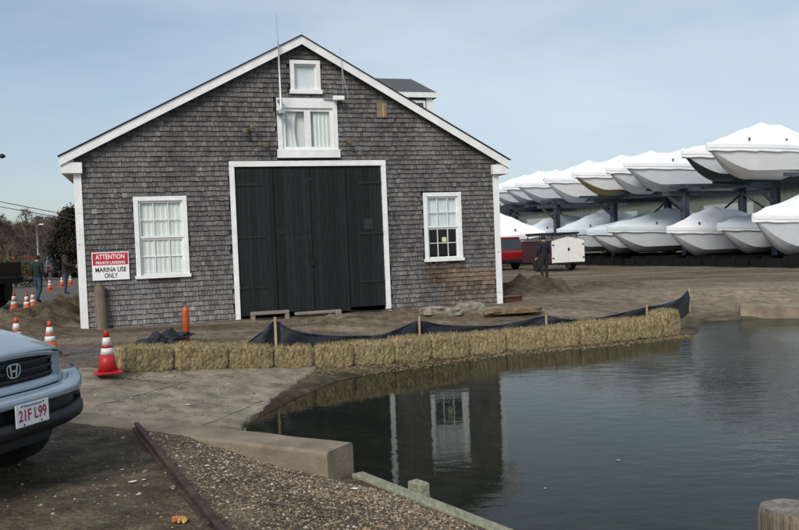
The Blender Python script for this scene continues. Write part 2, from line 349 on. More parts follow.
# ------------------------------------------------------------------ water
m = bpy.data.materials.new('harbour_water'); m.use_nodes = True; t = m.node_tree; n = t.nodes; l = t.links; n.remove(n['Principled BSDF']); o_ = n['Material Output']
fr_ = n.new('ShaderNodeFresnel'); fr_.inputs[0].default_value = 1.24
g_ = n.new('ShaderNodeBsdfGlossy'); g_.inputs['Roughness'].default_value = .02; g_.inputs[0].default_value = (.80, .84, .84, 1)
tr_ = n.new('ShaderNodeBsdfTransparent'); tr_.inputs[0].default_value = (.52, .56, .46, 1)
df = n.new('ShaderNodeBsdfDiffuse'); df.inputs[0].default_value = (.014, .019, .017, 1)
x0 = n.new('ShaderNodeMixShader'); x0.inputs[0].default_value = .35; l.new(tr_.outputs[0], x0.inputs[1]); l.new(df.outputs[0], x0.inputs[2])
gq = n.new('ShaderNodeNewGeometry'); sb_ = n.new('ShaderNodeMath'); sb_.operation = 'SUBTRACT'; sb_.inputs[0].default_value = 1; l.new(gq.outputs['Backfacing'], sb_.inputs[1]); mu = n.new('ShaderNodeMath'); mu.operation = 'MULTIPLY'; l.new(fr_.outputs[0], mu.inputs[0]); l.new(sb_.outputs[0], mu.inputs[1])
x_ = n.new('ShaderNodeMixShader'); l.new(mu.outputs[0], x_.inputs[0]); l.new(x0.outputs[0], x_.inputs[1]); l.new(g_.outputs[0], x_.inputs[2]); l.new(x_.outputs[0], o_.inputs[0])
tcn = n.new('ShaderNodeTexCoord'); mp_ = n.new('ShaderNodeMapping'); mp_.inputs['Scale'].default_value = (.8, 1.5, 1); l.new(tcn.outputs['Object'], mp_.inputs[0])
wz = nzn(3.6, 4, mp_.outputs[0], .5); wz2 = nzn(22, 2, mp_.outputs[0], .5); calm = nzn(.22, 2)
cm = n.new('ShaderNodeMapRange'); cm.inputs['From Min'].default_value = .35; cm.inputs['From Max'].default_value = .65; cm.inputs['To Min'].default_value = .25; cm.inputs['To Max'].default_value = 1; l.new(calm, cm.inputs['Value'])
# the pool is sheltered near the ramp and ruffled further out
sx = n.new('ShaderNodeSeparateXYZ'); l.new(tcn.outputs['Object'], sx.inputs[0])
sh = n.new('ShaderNodeMapRange'); sh.inputs['From Min'].default_value = 1.0; sh.inputs['From Max'].default_value = 6.0; sh.inputs['To Min'].default_value = .35; sh.inputs['To Max'].default_value = 2.4; l.new(sx.outputs[0], sh.inputs['Value'])
ad = n.new('ShaderNodeMath'); ad.operation = 'MULTIPLY_ADD'; l.new(wz2, ad.inputs[0]); ad.inputs[1].default_value = .18; l.new(wz, ad.inputs[2])
ml = n.new('ShaderNodeMath'); ml.operation = 'MULTIPLY'; l.new(ad.outputs[0], ml.inputs[0]); l.new(cm.outputs[0], ml.inputs[1])
ml2 = n.new('ShaderNodeMath'); ml2.operation = 'MULTIPLY'; l.new(ml.outputs[0], ml2.inputs[0]); l.new(sh.outputs[0], ml2.inputs[1])
bn = n.new('ShaderNodeBump'); bn.inputs['Strength'].default_value = .35; bn.inputs['Distance'].default_value = .022; l.new(ml2.outputs[0], bn.inputs['Height'])
l.new(bn.outputs[0], g_.inputs['Normal']); l.new(bn.outputs[0], fr_.inputs['Normal'])
wm = MB(); wm.add([(-2.6,-5,WL),(62,-5,WL),(62,38,WL),(-2.6,38,WL)], [(0,1,2,3)])
# keep the sheet to the basin: clip by building it as a fan over the basin outline grown a little
wm = MB(); P = WPOLY.copy(); cen = P.mean(0); nP = len(P); G = []
for i in range(nP):
    a, b_, c_ = P[i-1], P[i], P[(i+1) % nP]; e = (b_-a)/np.linalg.norm(b_-a)+(c_-b_)/np.linalg.norm(c_-b_); nn = np.array((e[1], -e[0])); nn = nn/np.linalg.norm(nn)
    G.append(b_+nn*(.06 if i in (0, 1, 2, 3, 22, 21) else .6))
G = [(float(p[0]), float(p[1]), WL) for p in G]
wm.add(G, [tuple(range(nP))]); wo = wm.build('water', m); tag(wo, 'dark still harbour water reflecting the shingled boathouse', kind='structure')
# ------------------------------------------------------------------ ramp slab, retaining wall, timbers
ramp_poly = np.array([(-2.35,7.75),(-3.6,8.5),(-5.6,9.7),(-5.2,10.6),(-4.5,11.0),(-3.7,10.75),(-2.5,11.6),(-1.35,12.9),(-1.15,12.75),(-1.55,11.4),(-1.92,9.9),(-2.1,8.0)])
bx = [(120,373.5),(175,372),(229,370.5),(274,369.5),(315,368.5),(355,367),(396,364.5),(433,360.5),(471,356.8),(508,353.2),(548,349.2),(582,346),(609,343.3),(640,340),(664,337.2),(683,334)]
def bpt(px, py):
    p = at(px, py, 0)
    for _ in range(12):
        z_ = max(hz(p.x, p.y), WL-.03); z_ = .5*z_+.5*p.z; p = at(px, py, z_)
    return p
bp = [bpt(*q) for q in bx]
TCURVE = [(bp[0].x-.9, bp[0].y+.1)]+[(bp[i].x, bp[i].y+.12) for i in range(0, 5)]
lowf_ = lambda x, y: np.minimum(0, WL+.03+.165*sdist(x, y))
Bc = [(-6.2,10.15),(-5.2,9.50),(-4.2,8.9),(-3.2,8.32),(-2.6,7.98),(-2.12,7.70)]; Tc = TCURVE
def poly(C_, t_):
    u_ = t_*(len(C_)-1); i_ = min(int(u_), len(C_)-2); f_ = u_-i_; return (C_[i_][0]*(1-f_)+C_[i_+1][0]*f_, C_[i_][1]*(1-f_)+C_[i_+1][1]*f_)
PR = []
for i in range(91):
    a_, b_ = poly(Bc, i/90), poly(Tc, i/90); row = []
    for j in range(91):
        v = j/90; bl = .22*math.sin(math.pi*v)*(-1 if i > 60 else 0)*max(0, (i-60)/30)*.6; jg = .015*math.sin(j*.9)+.02*math.sin(j*.31)+.008*math.sin(j*2.3)
        row.append((a_[0]*(1-v)+b_[0]*v+bl+jg*(i/90)**6, a_[1]*(1-v)+b_[1]*v+(.02*math.sin(i*.8) if j == 90 else 0)))
    PR.append(row)
PR = np.array(PR); RZ = np.maximum(height(PR[..., 0], PR[..., 1])+.006, lowf_(PR[..., 0], PR[..., 1])+.022)
rows = [[(PR[i, j, 0], PR[i, j, 1], RZ[i, j]) for j in range(91)] for i in range(91)]
rows.append([(x+.03, y, z-.03) for x, y, z in rows[-1]]); rows.append([(x+.02, y, z-.25) for x, y, z in rows[-1]])
rm = MB(); rm.grid(rows)
rampm = mat('worn_ramp_concrete', (.115, .092, .064), .9, col2=(.36, .30, .225), scale=3.2, bump=.9, bscale=45, detail=13)
ramp_o = rm.build('boat_ramp', rampm, smooth=True); tag(ramp_o, 'worn concrete boat ramp sloping into the water', kind='structure')
# crack seams in the ramp: narrow dark joints
ck = MB()
for px0, py0, px1, py1 in ((95, 398, 190, 374), (165, 412, 262, 378), (118, 378, 150, 379)):
    pa = at(px0, py0, -.08); pb = at(px1, py1, -.12); pts = []
    for k in range(13):
        p = pa.lerp(pb, k/12); y = p.y+.05*math.sin(k*1.9); pts.append((p.x, y))
    for (x1, y1), (x2, y2) in zip(pts, pts[1:]):
        def rz(x, y): return max(hz(x, y)+.006, min(0, WL+.03+.165*float(sdist(np.array([x]), np.array([y]))[0]))+.022)+.006
        ck.add([(x1, y1-.012, rz(x1, y1-.012)), (x2, y2-.012, rz(x2, y2-.012)), (x2, y2+.014, rz(x2, y2+.014)), (x1, y1+.014, rz(x1, y1+.014))], [(0, 1, 2, 3)])
cko = ck.build('ramp_joints', mat('dirt_filled_joint', (.06, .045, .032), .95), ramp_o)
wl = MB(); th = .37; wd = np.linalg.norm(WB-WA)+3.2
wob = []
for k in range(41):
    s_ = k/40*wd; c_ = WA+WDIR*s_; jig = .006*math.sin(k*2.1)+.006*math.sin(k*.7)
    f_ = c_+WN*(.0+jig*.6); g2 = c_+WN*(th-jig*.5); zt = .004+.003*math.sin(k*1.3)
    wob.append([(*f_, -1.0), (*(f_-WN*.0), zt-.02), (*(f_+WN*.02), zt), (*(g2-WN*.02), zt), (*g2, zt-.02), (*g2, -1.0)])
wl.grid(wob); wl.add(wob[0], [(0, 1, 2, 3, 4, 5)])
wall_o = wl.build('retaining_wall', conc, bevel=.01); tag(wall_o, 'low concrete retaining wall ending in a square block beside the water', 'wall')
# rusty rail
ra = Vector((RA[0], RA[1], .02)); rb = Vector((RB[0]+rd[0]*2.6, RB[1]+rd[1]*2.6, .0))
rl = MB(); rl.bar(ra, rb, .085, .02); rl.bar(ra+Vector((0,0,.022)), rb+Vector((0,0,.022)), .022, .03); rl.bar(ra+Vector((0,0,.045)), rb+Vector((0,0,.045)), .045, .022)
ro = rl.build('rail', rust, bevel=.006); ro.location.z = .0; tag(ro, 'rusty old steel launching rail lying in the dirt', 'rail')
tb = thing('timber_edging', 'weathered pale timber edging holding the gravel above the water', 'timber edging', (0, 0, 0))
T0 = Vector((-.42, 6.60, -.30)); T1 = Vector((.46, 5.36, -.30)); T2 = Vector((2.9, 1.9, -.30)); td = (T1-T0).normalized(); tn = Vector((td.y, -td.x, 0))*-1
k = MB(); k.bar(T0, T1+td*1.2, .11, .14); k.build('top_timber', woodgreen, tb, bevel=.008)
k = MB(); k.bar(T1+td*1.22, T2, .11, .14); k.build('top_timber', woodgreen, tb, bevel=.008)
k = MB(); k.bar(T0+tn*.13+Vector((0,0,-.09)), T2+tn*.13+Vector((0,0,-.09)), .10, .16); k.bar(T0+Vector((0,0,-.28)), T2+Vector((0,0,-.28)), .09, .40); k.build('lower_timber', woodgreen, tb, bevel=.008)
pst = MB(); pp = T0+td*.55+tn*.25; pst.bar((pp.x, pp.y, -1.3), (pp.x-.02, pp.y+.01, -.24), .17, .10, upv=tn)
o = pst.build('short_pile', woodgreen, bevel=.012); tag(o, 'short slimy pale green stake standing at the timber edging', 'stake')
# big round pile, lower right
pp = at(789, 507, -.02); pm = MB(); NN = 26; rows = []
for iz, (zz, sc) in enumerate([(-1.8, 1.03), (-1.0, 1.02), (-.5, 1.0), (-.2, 1.0), (-.06, .99), (-.02, .94)]):
    row = []
    for q in range(NN):
        a = 2*math.pi*q/NN; rr = .165*sc*(1+.05*math.sin(q*5.3)+.03*math.sin(q*2.1+1)); row.append((rr*math.cos(a), rr*math.sin(a), zz))
    rows.append(row)
pm.grid(rows, close=True); nb = len(pm.v); pm.add([(v[0]*.7, v[1]*.7, v[2]-.012) for v in rows[-1]], []); pm.add([(0, 0, -.035)], [])
b0 = nb-NN
for q in range(NN): pm.f.append((b0+q, b0+(q+1) % NN, nb+(q+1) % NN, nb+q)); pm.f.append((nb+q, nb+(q+1) % NN, nb+NN)); pm.m += [1, 1]; pm.c += [(1, 1, 1)]*2
po = pm.build('mooring_pile', [woodpost, mat('pile_end_grain', (.12, .10, .08), .9, col2=(.27, .24, .20), scale=14, bump=.9)], loc=(pp.x, pp.y, 0)); tag(po, 'thick round timber pile cut off just above the water', 'pile')
# beach kerb at the right
a_, b_ = Vector((8.45, 19.95, -.36)), Vector((14.5, 17.6, -.46)); k = MB(); k.bar(a_, b_, .45, .34)
o = k.build('concrete_kerb', conc, bevel=.02); tag(o, 'long low concrete kerb crossing the sandy beach to the water', 'kerb')
# ------------------------------------------------------------------ pebbles and litter
def pebbles(name, pts, smin, smax, cols, label, sink=.25, flat=.7):
    mb = MB(); 
    for x, y, z in pts:
        s = random.uniform(smin, smax)*(.6+1.3*random.random()**3); a = random.random()*6.28; ca, sa = math.cos(a), math.sin(a)
        ex = 1+random.random()*.6; c = cols[int(random.random()*len(cols))]; k = .75+.5*random.random(); c = tuple(q*k for q in c)
        vs = []
        for vx, vy, vz in ((1,0,.1),(.35,.9,-.1),(-.8,.55,.12),(-.85,-.5,-.1),(.3,-.95,.1),(0.1,.05,flat),(0,0,-.6)):
            vx *= s*ex*(.85+.3*random.random()); vy *= s*(.85+.3*random.random()); vs.append((x+vx*ca-vy*sa, y+vx*sa+vy*ca, z+vz*s+s*sink*.6))
        mb.add(vs, [(0,1,5),(1,2,5),(2,3,5),(3,4,5),(4,0,5),(1,0,6),(2,1,6),(3,2,6),(4,3,6),(0,4,6)], 0, c)
    o = mb.build(name, mat('mixed_pebble', (.85, .85, .85), .75, col2=(1.1, 1.1, 1.1), scale=30, attr='tone'), tone=True)
    return tag(o, label, name, kind='stuff')
pc = [(.20,.14,.085),(.26,.19,.12),(.30,.23,.15),(.14,.095,.06),(.36,.30,.22),(.10,.075,.06),(.22,.16,.11),(.17,.12,.08),(.24,.16,.08),(.26,.20,.12),(.28,.2,.12),(.42,.38,.31)]
xs = RNG.uniform(-2.9, 1.4, 80000); ys = RNG.uniform(3.6, 8.2, 80000)
sdp = sdist(xs, ys); ws = wall_side(xs, ys); rsd = (xs-RA[0])*(-rd[1])+(ys-RA[1])*rd[0]
dens = np.clip(.30+.30*rsd, .05, 1.0)
ok = (sdp > .12) & (ws < -.03) & (rsd > .06) & (RNG.random(80000) < dens)
xs, ys = xs[ok][:38000], ys[ok][:38000]; zs = height(xs, ys)
pebbles('gravel', list(zip(xs, ys, zs)), .0038, .0088, pc, 'loose tan and brown beach pebbles beside the timber edging')
xs = RNG.uniform(-7, 11, 70000); ys = RNG.uniform(3.6, 30, 70000); sdp = sdist(xs, ys)
ok = (sdp > .15) & (RNG.random(70000) < .30*np.clip(12/ys, .3, 2)); xs, ys = xs[ok], ys[ok]; zs = height(xs, ys); rmk = (wall_side(xs, ys) > .36) & (ys < 13.2) & (xs > -5.6) & (xs < -.9); zs = np.where(rmk, np.maximum(zs+.008, np.minimum(0, WL+.03+.165*sdist(xs, ys))+.024), zs)
pebbles('scattered_stones', list(zip(xs, ys, zs)), .004, .013, [(.14,.11,.08),(.2,.16,.12),(.24,.19,.14),(.09,.07,.05),(.36,.33,.29)], 'small loose stones scattered over the dirt of the yard')
# white shells
shell = mat('white_shell', (.68, .66, .62), .5)
def shard(px, py, sz, z=None, label='', seed=0):
    p = at(px, py, 0 if z is None else z)
    for _ in range(4):
        zz = hz(p.x, p.y); p = at(px, py, zz+.01)
    rnd = random.Random(seed); nq = 9; vs = []
    for k in range(nq):
        a = 6.283*k/nq; r_ = sz*(.6+.5*rnd.random()); vs.append((r_*1.3*math.cos(a), r_*.8*math.sin(a), .004))
    vs.append((0, 0, sz*.35)); vs.append((0, 0, 0)); mb = MB(); mb.add(vs, [(k, (k+1) % nq, nq) for k in range(nq)]+[((k+1) % nq, k, nq+1) for k in range(nq)])
    o = mb.build('shell', shell, loc=(p.x, p.y, p.z+.002)); o.rotation_euler = (0, 0, rnd.random()*6); return tag(o, label, 'shell', 'white shells lying on the ground')
for i, (px, py, sz, lb) in enumerate([(133,482,.028,'largest white shell on the dark dirt left of the rail'),(144,480,.016,'small white shell close to the largest shell left of the rail'),
    (188,405,.032,'white shell lying on the middle of the boat ramp'),(155,392,.018,'rightmost of three small shells at the upper left of the ramp'),(142,394,.016,'middle one of three small shells at the upper left of the ramp'),(131,398,.018,'leftmost of three small shells at the upper left of the ramp'),
    (167,473,.022,'white shell touching the rusty rail'),(207,466,.022,'white shell on the gravel right of the rail'),(355,489,.030,'white crumpled scrap of shell by the end of the concrete wall'),(122,470,.014,'tiny white shell on the dark dirt nearest the car')]):
    shard(px, py, sz, -.1, lb, i)
for i, (px, py, lb) in enumerate([(618, 460, 'larger pale leaf floating in the middle of the open water'), (545, 488, 'small pale leaf floating nearest the reflection of the boathouse corner')]):
    p = at(px, py, WL+.006); mb = MB(); q_ = [(.022*math.cos(a)*(1 if i == 0 else .6), .012*math.sin(a)*(1 if i == 0 else .8), .006*math.cos(2*a)) for a in [k*.785 for k in range(8)]]; mb.add(q_+[(0, 0, .004)], [(k, (k+1) % 8, 8) for k in range(8)])
    o = mb.build('floating_leaf', mat('pale_leaf', (.25, .24, .19), .7), loc=p, solid=.002); tag(o, lb, 'leaf', 'leaves floating on the water')
# crumpled snack wrapper
p = at(180, 520, .02); zz = hz(p.x, p.y); mb = MB(); rows = []
for i in range(9):
    row = []
    for j in range(10):
        a = 6.283*j/10; r_ = .035*(1+.35*math.sin(i*2.3+j*1.7))*(.35 if i in (0, 8) else 1); row.append(((i-4)*.014, .8*r_*math.cos(a), .02+r_*.5*math.sin(a)))
    rows.append(row)
mb.grid(rows, close=True); o = mb.build('snack_wrapper', foil, loc=(p.x, p.y, zz), smooth=False); o.rotation_euler = (0, 0, -.3); tag(o, 'crumpled orange snack wrapper on the dirt beside the rail', 'wrapper')
mb = MB(); p = at(273, 505, -.1); p = at(273, 505, hz(p.x, p.y)+.01); mb.tube([(p.x-.09, p.y+.01, p.z), (p.x-.02, p.y+.02, p.z+.015), (p.x+.1, p.y-.03, p.z)], [.006, .008, .004], 6); o = mb.build('stick', bark); tag(o, 'short dark stick on the pebbles', 'stick')
# ------------------------------------------------------------------ boathouse
A0 = Vector((-7.164, 17.939, 0)); ANG = math.radians(17.01); W_ = 10.23; DEP = 17.0
bh = thing('boathouse', 'big weathered grey shingled boathouse with white trim and tall black double doors', 'boathouse', A0, ANG)
ux = Vector((math.cos(ANG), math.sin(ANG), 0)); uy = Vector((-math.sin(ANG), math.cos(ANG), 0))
def uz(px, py, yl=0.):      # point on the plane local y = yl -> local (x, z)
    d = ray(px, py); Pn = A0+uy*yl; C0 = Vector((0, 0, EYE)); tt = (Pn-C0).dot(uy)/d.dot(uy); p = C0+d*tt-A0; return p.dot(ux), p.z
APX, APZ = 5.20, 6.72; LX, LZ = -.30, 3.86; RX_, RZ_ = 10.53, 3.70
sL = (APZ-LZ)/(APX-LX); sR = (APZ-RZ_)/(RX_-APX)
def rake(x): return LZ+sL*(x-LX) if x < APX else APZ-sR*(x-APX)
DOOR = (3.50, 7.10, 0, 3.62); WINL = (1.30, 2.28, 1.16, 2.86); WINR = (8.27, 9.10, 1.24, 2.82); LOFT = (4.68, 5.92, 4.02, 5.02); TOP = (5.02, 5.56, 5.46, 6.08)
OPEN = [DOOR, WINL, WINR, LOFT, TOP]
def wall_panel(mb, x0, x1, top, opens, z0=-.15, P=lambda u, z: (u, 0, z)):
    cuts = sorted({x0, x1, *([APX] if x0 < APX < x1 else []), *[v for o in opens for v in o[:2]]})
    for a, b in zip(cuts, cuts[1:]):
        segs = sorted([(o[2], o[3]) for o in opens if o[0] <= a+1e-6 and o[1] >= b-1e-6]); cur = z0
        for s0, s1 in segs+[(None, None)]:
            if s0 is None: mb.add([P(a, cur), P(b, cur), P(b, top(b)), P(a, top(a))], [(0, 1, 2, 3)])
            else:
                if s0 > cur+1e-4: mb.add([P(a, cur), P(b, cur), P(b, s0), P(a, s0)], [(0, 1, 2, 3)])
                cur = max(cur, s1)
mb = MB(); wall_panel(mb, 0, W_, lambda u: rake(u)-.10, OPEN, P=lambda u, z: (u, .0, z))
wall_panel(mb, 0, W_, lambda u: rake(u)-.10, [], P=lambda u, z: (u, DEP, z))
mb.add([(0,0,-.15),(0,DEP,-.15),(0,DEP,rake(0)-.1),(0,0,rake(0)-.1)], [(0,1,2,3)]); mb.add([(W_,0,-.15),(W_,DEP,-.15),(W_,DEP,rake(W_)-.1),(W_,0,rake(W_)-.1)], [(0,1,2,3)])
mb.build('wall', darkm, bh)
def tone(u, z, seed):
    r = random.random(); g = .122*(.72+.56*r)*(1.35 if random.random() < .05 else 1)*(.7 if random.random() < .06 else 1)
    # bleaching low down on the left, streaks of paler wear; warm new shingles low right; stain under right window
    nzv = mnoise.noise((u*.9, z*.7, seed)); nz2 = mnoise.noise((u*3.1, z*.6, seed+5))
    g *= 1+.30*nzv+.25*nz2
    if z < 1.3: g *= 1+.55*(1-z/1.3)*(1.0 if u < 3.5 else .3)
    c = [g*1.01, g*.965, g*.95]
    return c
def is_warm(u, z): return u > 8.55+.25*mnoise.noise((u*2, z*3, 1)) and z < .98
def shingles(name, x0, x1, z0, topf, opens, P, front=True, parent=bh):
    mb = MB(); z = z0; ci = 0; ex = .116
    while z < 7:
        ci += 1; x = x0-random.random()*.1
        while x < x1:
            wdt = random.choice((.055, .07, .08, .095, .11, .13)); a = max(x, x0); b = min(x+wdt, x1); x += wdt
            if b-a < .015: continue
            zb = z+random.uniform(-.009, .006); zt = z+ex+.006; a2, b2 = a+.003, b-.003; m_ = (a+b)/2
            if zb > topf(m_)-.02: continue
            ta, tb2 = min(zt, topf(a2)), min(zt, topf(b2))
            skip = False
            for o in opens:
                if m_ > o[0]+.01 and m_ < o[1]-.01 and (zb+zt)/2 > o[2]+.03 and (zb+zt)/2 < o[3]-.03: skip = True
            if skip: continue
            c = tone(m_, z, 3.0)
            if front:
                if is_warm(m_, z):
                    k = .75+.5*random.random(); c = [.18*k, .132*k, .098*k] if .4 < z+.12*math.sin(m_*9) else [.16*k, .13*k, .105*k]
                    if abs(z-.38) < .15 and random.random() < .5: c = [v*.6 for v in c]
                st = math.exp(-((m_-8.45)/.30)**2)*(1 if .6 < z < 1.15 else .35 if z < .6 else 0)
                if z < 1.2 and z > .9 and 8.2 < m_ < 9.2: st = max(st, .8)
                st *= .6+.6*random.random(); st = min(st, 1); c = [c[0]*(1-st)+.075*st, c[1]*(1-st)+.045*st, c[2]*(1-st)+.03*st]
                sL_ = math.exp(-((m_-1.30)/.22)**2)*(1 if z < 1.1 else 0)*.5+math.exp(-((m_-2.3)/.10)**2)*(.4 if .9 < z < 1.1 else 0); c = [v*(1-sL_)+.26*sL_ for v in c]
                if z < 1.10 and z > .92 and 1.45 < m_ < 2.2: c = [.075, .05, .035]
            yo, yi = -.030-random.random()*.010-(.012 if random.random() < .05 else 0), -.004
            vs = [P(a2, yo, zb), P(b2, yo, zb), P(b2, yi, tb2), P(a2, yi, ta), P(a2, 0, zb), P(b2, 0, zb)]
            mb.add(vs, [(0,1,2,3),(4,5,1,0),(0,3,4),(1,5,2)], 0, tuple(c))
        z += ex
    return mb.build(name, shing, parent, tone=True)
OS = [(DOOR[0]-.14, DOOR[1]+.14, -1, DOOR[3]+.12), (1.18, 2.38, 1.05, 2.97), (8.14, 9.21, 1.13, 2.95), (4.52, 6.06, 3.77, 5.32), (4.88, 5.69, 5.33, 6.2)]
fsh = shingles('shingle_siding', .0, W_, -.06, lambda u: rake(u)-.16, OS, lambda u, y, z: (u, y, z))
shingles('shingle_siding', .0, DEP, -.06, lambda u: rake(0)-.16, [], lambda u, y, z: (y, DEP-u, z), False)
shingles('shingle_siding', .0, DEP, -.06, lambda u: rake(W_)-.16, [], lambda u, y, z: (W_-y, u, z), False)
# roof
rf = MB(); tk = .022
for (xa, za, xb, zb) in ((LX-.03, LZ+.0, APX, APZ+.0), (APX, APZ+.0, RX_+.03, RZ_+.0)):
    rf.add([(xa,-.24,za+.01),(xb,-.24,zb+.01),(xb,DEP+.2,zb+.01),(xa,DEP+.2,za+.01),(xa,-.24,za+tk),(xb,-.24,zb+tk),(xb,DEP+.2,zb+tk),(xa,DEP+.2,za+tk)], [(0,3,2,1),(4,5,6,7),(0,1,5,4),(2,3,7,6),(1,2,6,5),(3,0,4,7)])
rf.build('roof', roofm, bh)
hb = .205
for (xa, za, xb, zb) in ((LX, LZ, APX, APZ), (APX, APZ, RX_, RZ_)):
    for y0, y1 in ((-.20, -.165), (DEP+.165, DEP+.2)):
        rk = MB(); rk.add([(xa,y0,za-hb*.95),(xb,y0,zb-hb),(xb,y0,zb),(xa,y0,za),(xa,y1,za-hb*.95),(xb,y1,zb-hb),(xb,y1,zb),(xa,y1,za)], [(0,1,2,3),(5,4,7,6),(0,4,5,1),(3,2,6,7),(0,3,7,4),(1,5,6,2)])
        if y0 < 0: rk.add([(xa,-.165,za-.06),(xb,-.165,zb-.06),(xb,-.0,zb-.06),(xa,-.0,za-.06)], [(0,1,2,3)])
        rk.build('rake_board', white, bh)
ev = MB(); ev.box((LX+.02,-.16,LZ-.36),(.16,-.02,LZ-.12)); ev.box((LX+.02,0,LZ-.36),(0,DEP,LZ-.04)); ev.box((W_-.16,-.16,RZ_-.34),(RX_-.02,-.02,RZ_-.10)); ev.box((W_,0,RZ_-.34),(RX_-.02,DEP,RZ_-.04)); ev.build('eave_return', white, bh, bevel=.006)
for x0, x1 in ((-.035, .125), (W_-.125, W_+.035)):
    cb = MB(); cb.box((x0,-.045,-.1),(x1,-.028,3.50)); xx = x0 if x0 < 1 else x1; cb.box((xx-.004 if x0 < 1 else xx,-.045,-.1),(xx if x0 < 1 else xx+.004,.12,3.50)); cb.build('corner_board', white, bh)
# doors
def trim(name, o, wT, wS, wB, y=-.055, parent=None, th=.03):
    mb = MB(); x0, x1, z0, z1 = o; mb.box((x0-wS,y,z0 if wB else z0-.1),(x0,y+th,z1)); mb.box((x1,y,z0 if wB else z0-.1),(x1+wS,y+th,z1)); mb.box((x0-wS,y-.004,z1),(x1+wS,y+th,z1+wT))
    if wB: mb.box((x0-wS-.03,y-.03,z0-wB),(x1+wS+.03,y+th,z0))
    # reveals
    mb.box((x0-.012,y+th,z0),(x0,.08,z1)); mb.box((x1,y+th,z0),(x1+.012,.08,z1)); mb.box((x0,y+th,z1),(x1,.08,z1+.012))
    return mb.build(name, white, parent or bh, bevel=.004)
trim('door_trim', DOOR, .13, .12, 0)
xs_ = [3.51, 4.405, 5.295, 6.19, 7.09]
for k in range(4):
    dl = MB(); x = xs_[k]+.006; bot = (.06, .10, .03, .12)[k]+.02
    while x < xs_[k+1]-.02:
        x2 = min(x+.113, xs_[k+1]-.006); g = .7+.6*random.random(); zt = 3.605
        dl.box((x+.002,-.006-random.random()*.004,bot),(x2-.002,.03,zt),0,(g,g,g)); x = x2
    if k == 1: dl.box((xs_[k]+.02,-.016,2.0),(xs_[k+1]-.02,-.007,2.09),0,(1.1,)*3)
    if k == 3: dl.box((6.6,-.016,2.05),(6.83,-.008,2.32),0,(1.9,)*3)
    d_ = dl.build('door_leaf', blackwood, bh, tone=True)
mb = MB(); mb.box((5.25, -.028, 1.2), (5.34, -.011, 1.32)); mb.build('door_hasp', mat('dark_iron', (.02, .02, .02), .5, metal=.6), bh); mb = MB()
for z in (.75, 1.95, 3.2):
    for xa, xb in ((3.53, 4.15), (6.47, 7.07)):
        mb = MB(); mb.box((xa, -.022, z-.028), (xb, -.011, z+.028)); xe = xa if xa < 5 else xb; mb.lathe([(.02, z-.05), (.02, z+.05)], 8, (xe, -.02, 0)); mb.build('strap_hinge', mat('black_iron_hinge', (.018, .02, .02), .5, metal=.3), bh)
mb = MB(); mb.box((5.20, -.028, 1.42), (5.235, -.011, 1.62)); mb.build('door_handle', mat('dark_iron', (.02, .02, .02), .5, metal=.6), bh)
# windows
def window(o, wT, wS, wB, cols, rows_, mid=True, drape='curtain', name='window', sash_w=.045):
    x0, x1, z0, z1 = o; fr_o = trim(name, o, wT, wS, wB)
    sm = MB(); y0, y1 = -.015, .02
    def frame(a, b, c_, d_, yo):
        sm.box((a,y0+yo,c_),(a+sash_w,y1+yo,d_)); sm.box((b-sash_w,y0+yo,c_),(b,y1+yo,d_)); sm.box((a+sash_w,y0+yo,c_),(b-sash_w,y1+yo,c_+sash_w)); sm.box((a+sash_w,y0+yo,d_-sash_w),(b-sash_w,y1+yo,d_))
    zm = (z0+z1)/2 if mid else z1
    lights = [(x0, x1, z0, zm, .03, rows_)]+([(x0, x1, zm, z1, 0, rows_)] if mid else [])
    if not mid and cols == 'split': lights = [(x0, (x0+x1)/2, z0, z1, 0, 1), ((x0+x1)/2, x1, z0, z1, 0, 1)]
    nc = cols if isinstance(cols, int) else 1
    for a, b, c_, d_, yo, nr in lights:
        frame(a, b, c_, d_, yo)
        for q in range(1, nc): xx = a+(b-a)*q/nc; sm.box((xx-.008,y0+yo+.004,c_+sash_w),(xx+.008,y1+yo-.004,d_-sash_w))
        for q in range(1, nr): zz = c_+(d_-c_)*q/nr; sm.box((a+sash_w,y0+yo+.006,zz-.008),(b-sash_w,y1+yo-.006,zz+.008))
    sm.build('sash', white, fr_o)
    gmb = MB()
    for a, b, c_, d_, yo, nr in lights: gmb.add([(a+.02,.004+yo,c_+.02),(b-.02,.004+yo,c_+.02),(b-.02,.004+yo,d_-.02),(a+.02,.004+yo,d_-.02)], [(0,1,2,3)])
    gmb.build('pane', glass, fr_o)
    cm_ = MB()
    def cloth(a, b, c_, d_, yy, pl=14, amp=.018, bowx=0):
        rows2 = []
        for r_ in range(7):
            t_ = r_/6; row = []
            for q in range(pl*3+1):
                s_ = q/(pl*3); aa = a+(bowx*(t_*(1-t_))*.0); row.append((a+(b-a)*s_*(1-(bowx*math.sin(math.pi*t_))), yy+amp*math.sin(s_*pl*2*math.pi), d_+(c_-d_)*t_))
            rows2.append(row)
        cm_.grid(rows2)
    if drape == 'curtain': cloth(x0, x1, z0+.05, z1, .05, 9, .012)
    elif drape == 'half': cloth(x0, x1, zm-.02, z1, .05, 8, .004)
    elif drape == 'pair':
        w2 = (x1-x0); cloth(x0, x0+.30*w2, z0, z1, .06, 4, .015, .15); cloth(x1-.38*w2, x1, z0, z1, .06, 5, .015); cm_.add([(x0, .16, z0), (x1, .16, z0), (x1, .16, z1), (x0, .16, z1)], [(0, 1, 2, 3)])
    elif drape == 'flat': cm_.add([(x0, .06, z0), (x1, .06, z0), (x1, .06, z1), (x0, .06, z1)], [(0, 1, 2, 3)])
    if cm_.v: cm_.build('curtain', blind if drape in ('half', 'flat') else curtain, fr_o)
    return fr_o
wl_ = window(WINL, .10, .10, .075, 3, 2, True, 'curtain'); wr_ = window(WINR, .10, .10, .075, 3, 2, True, 'half')
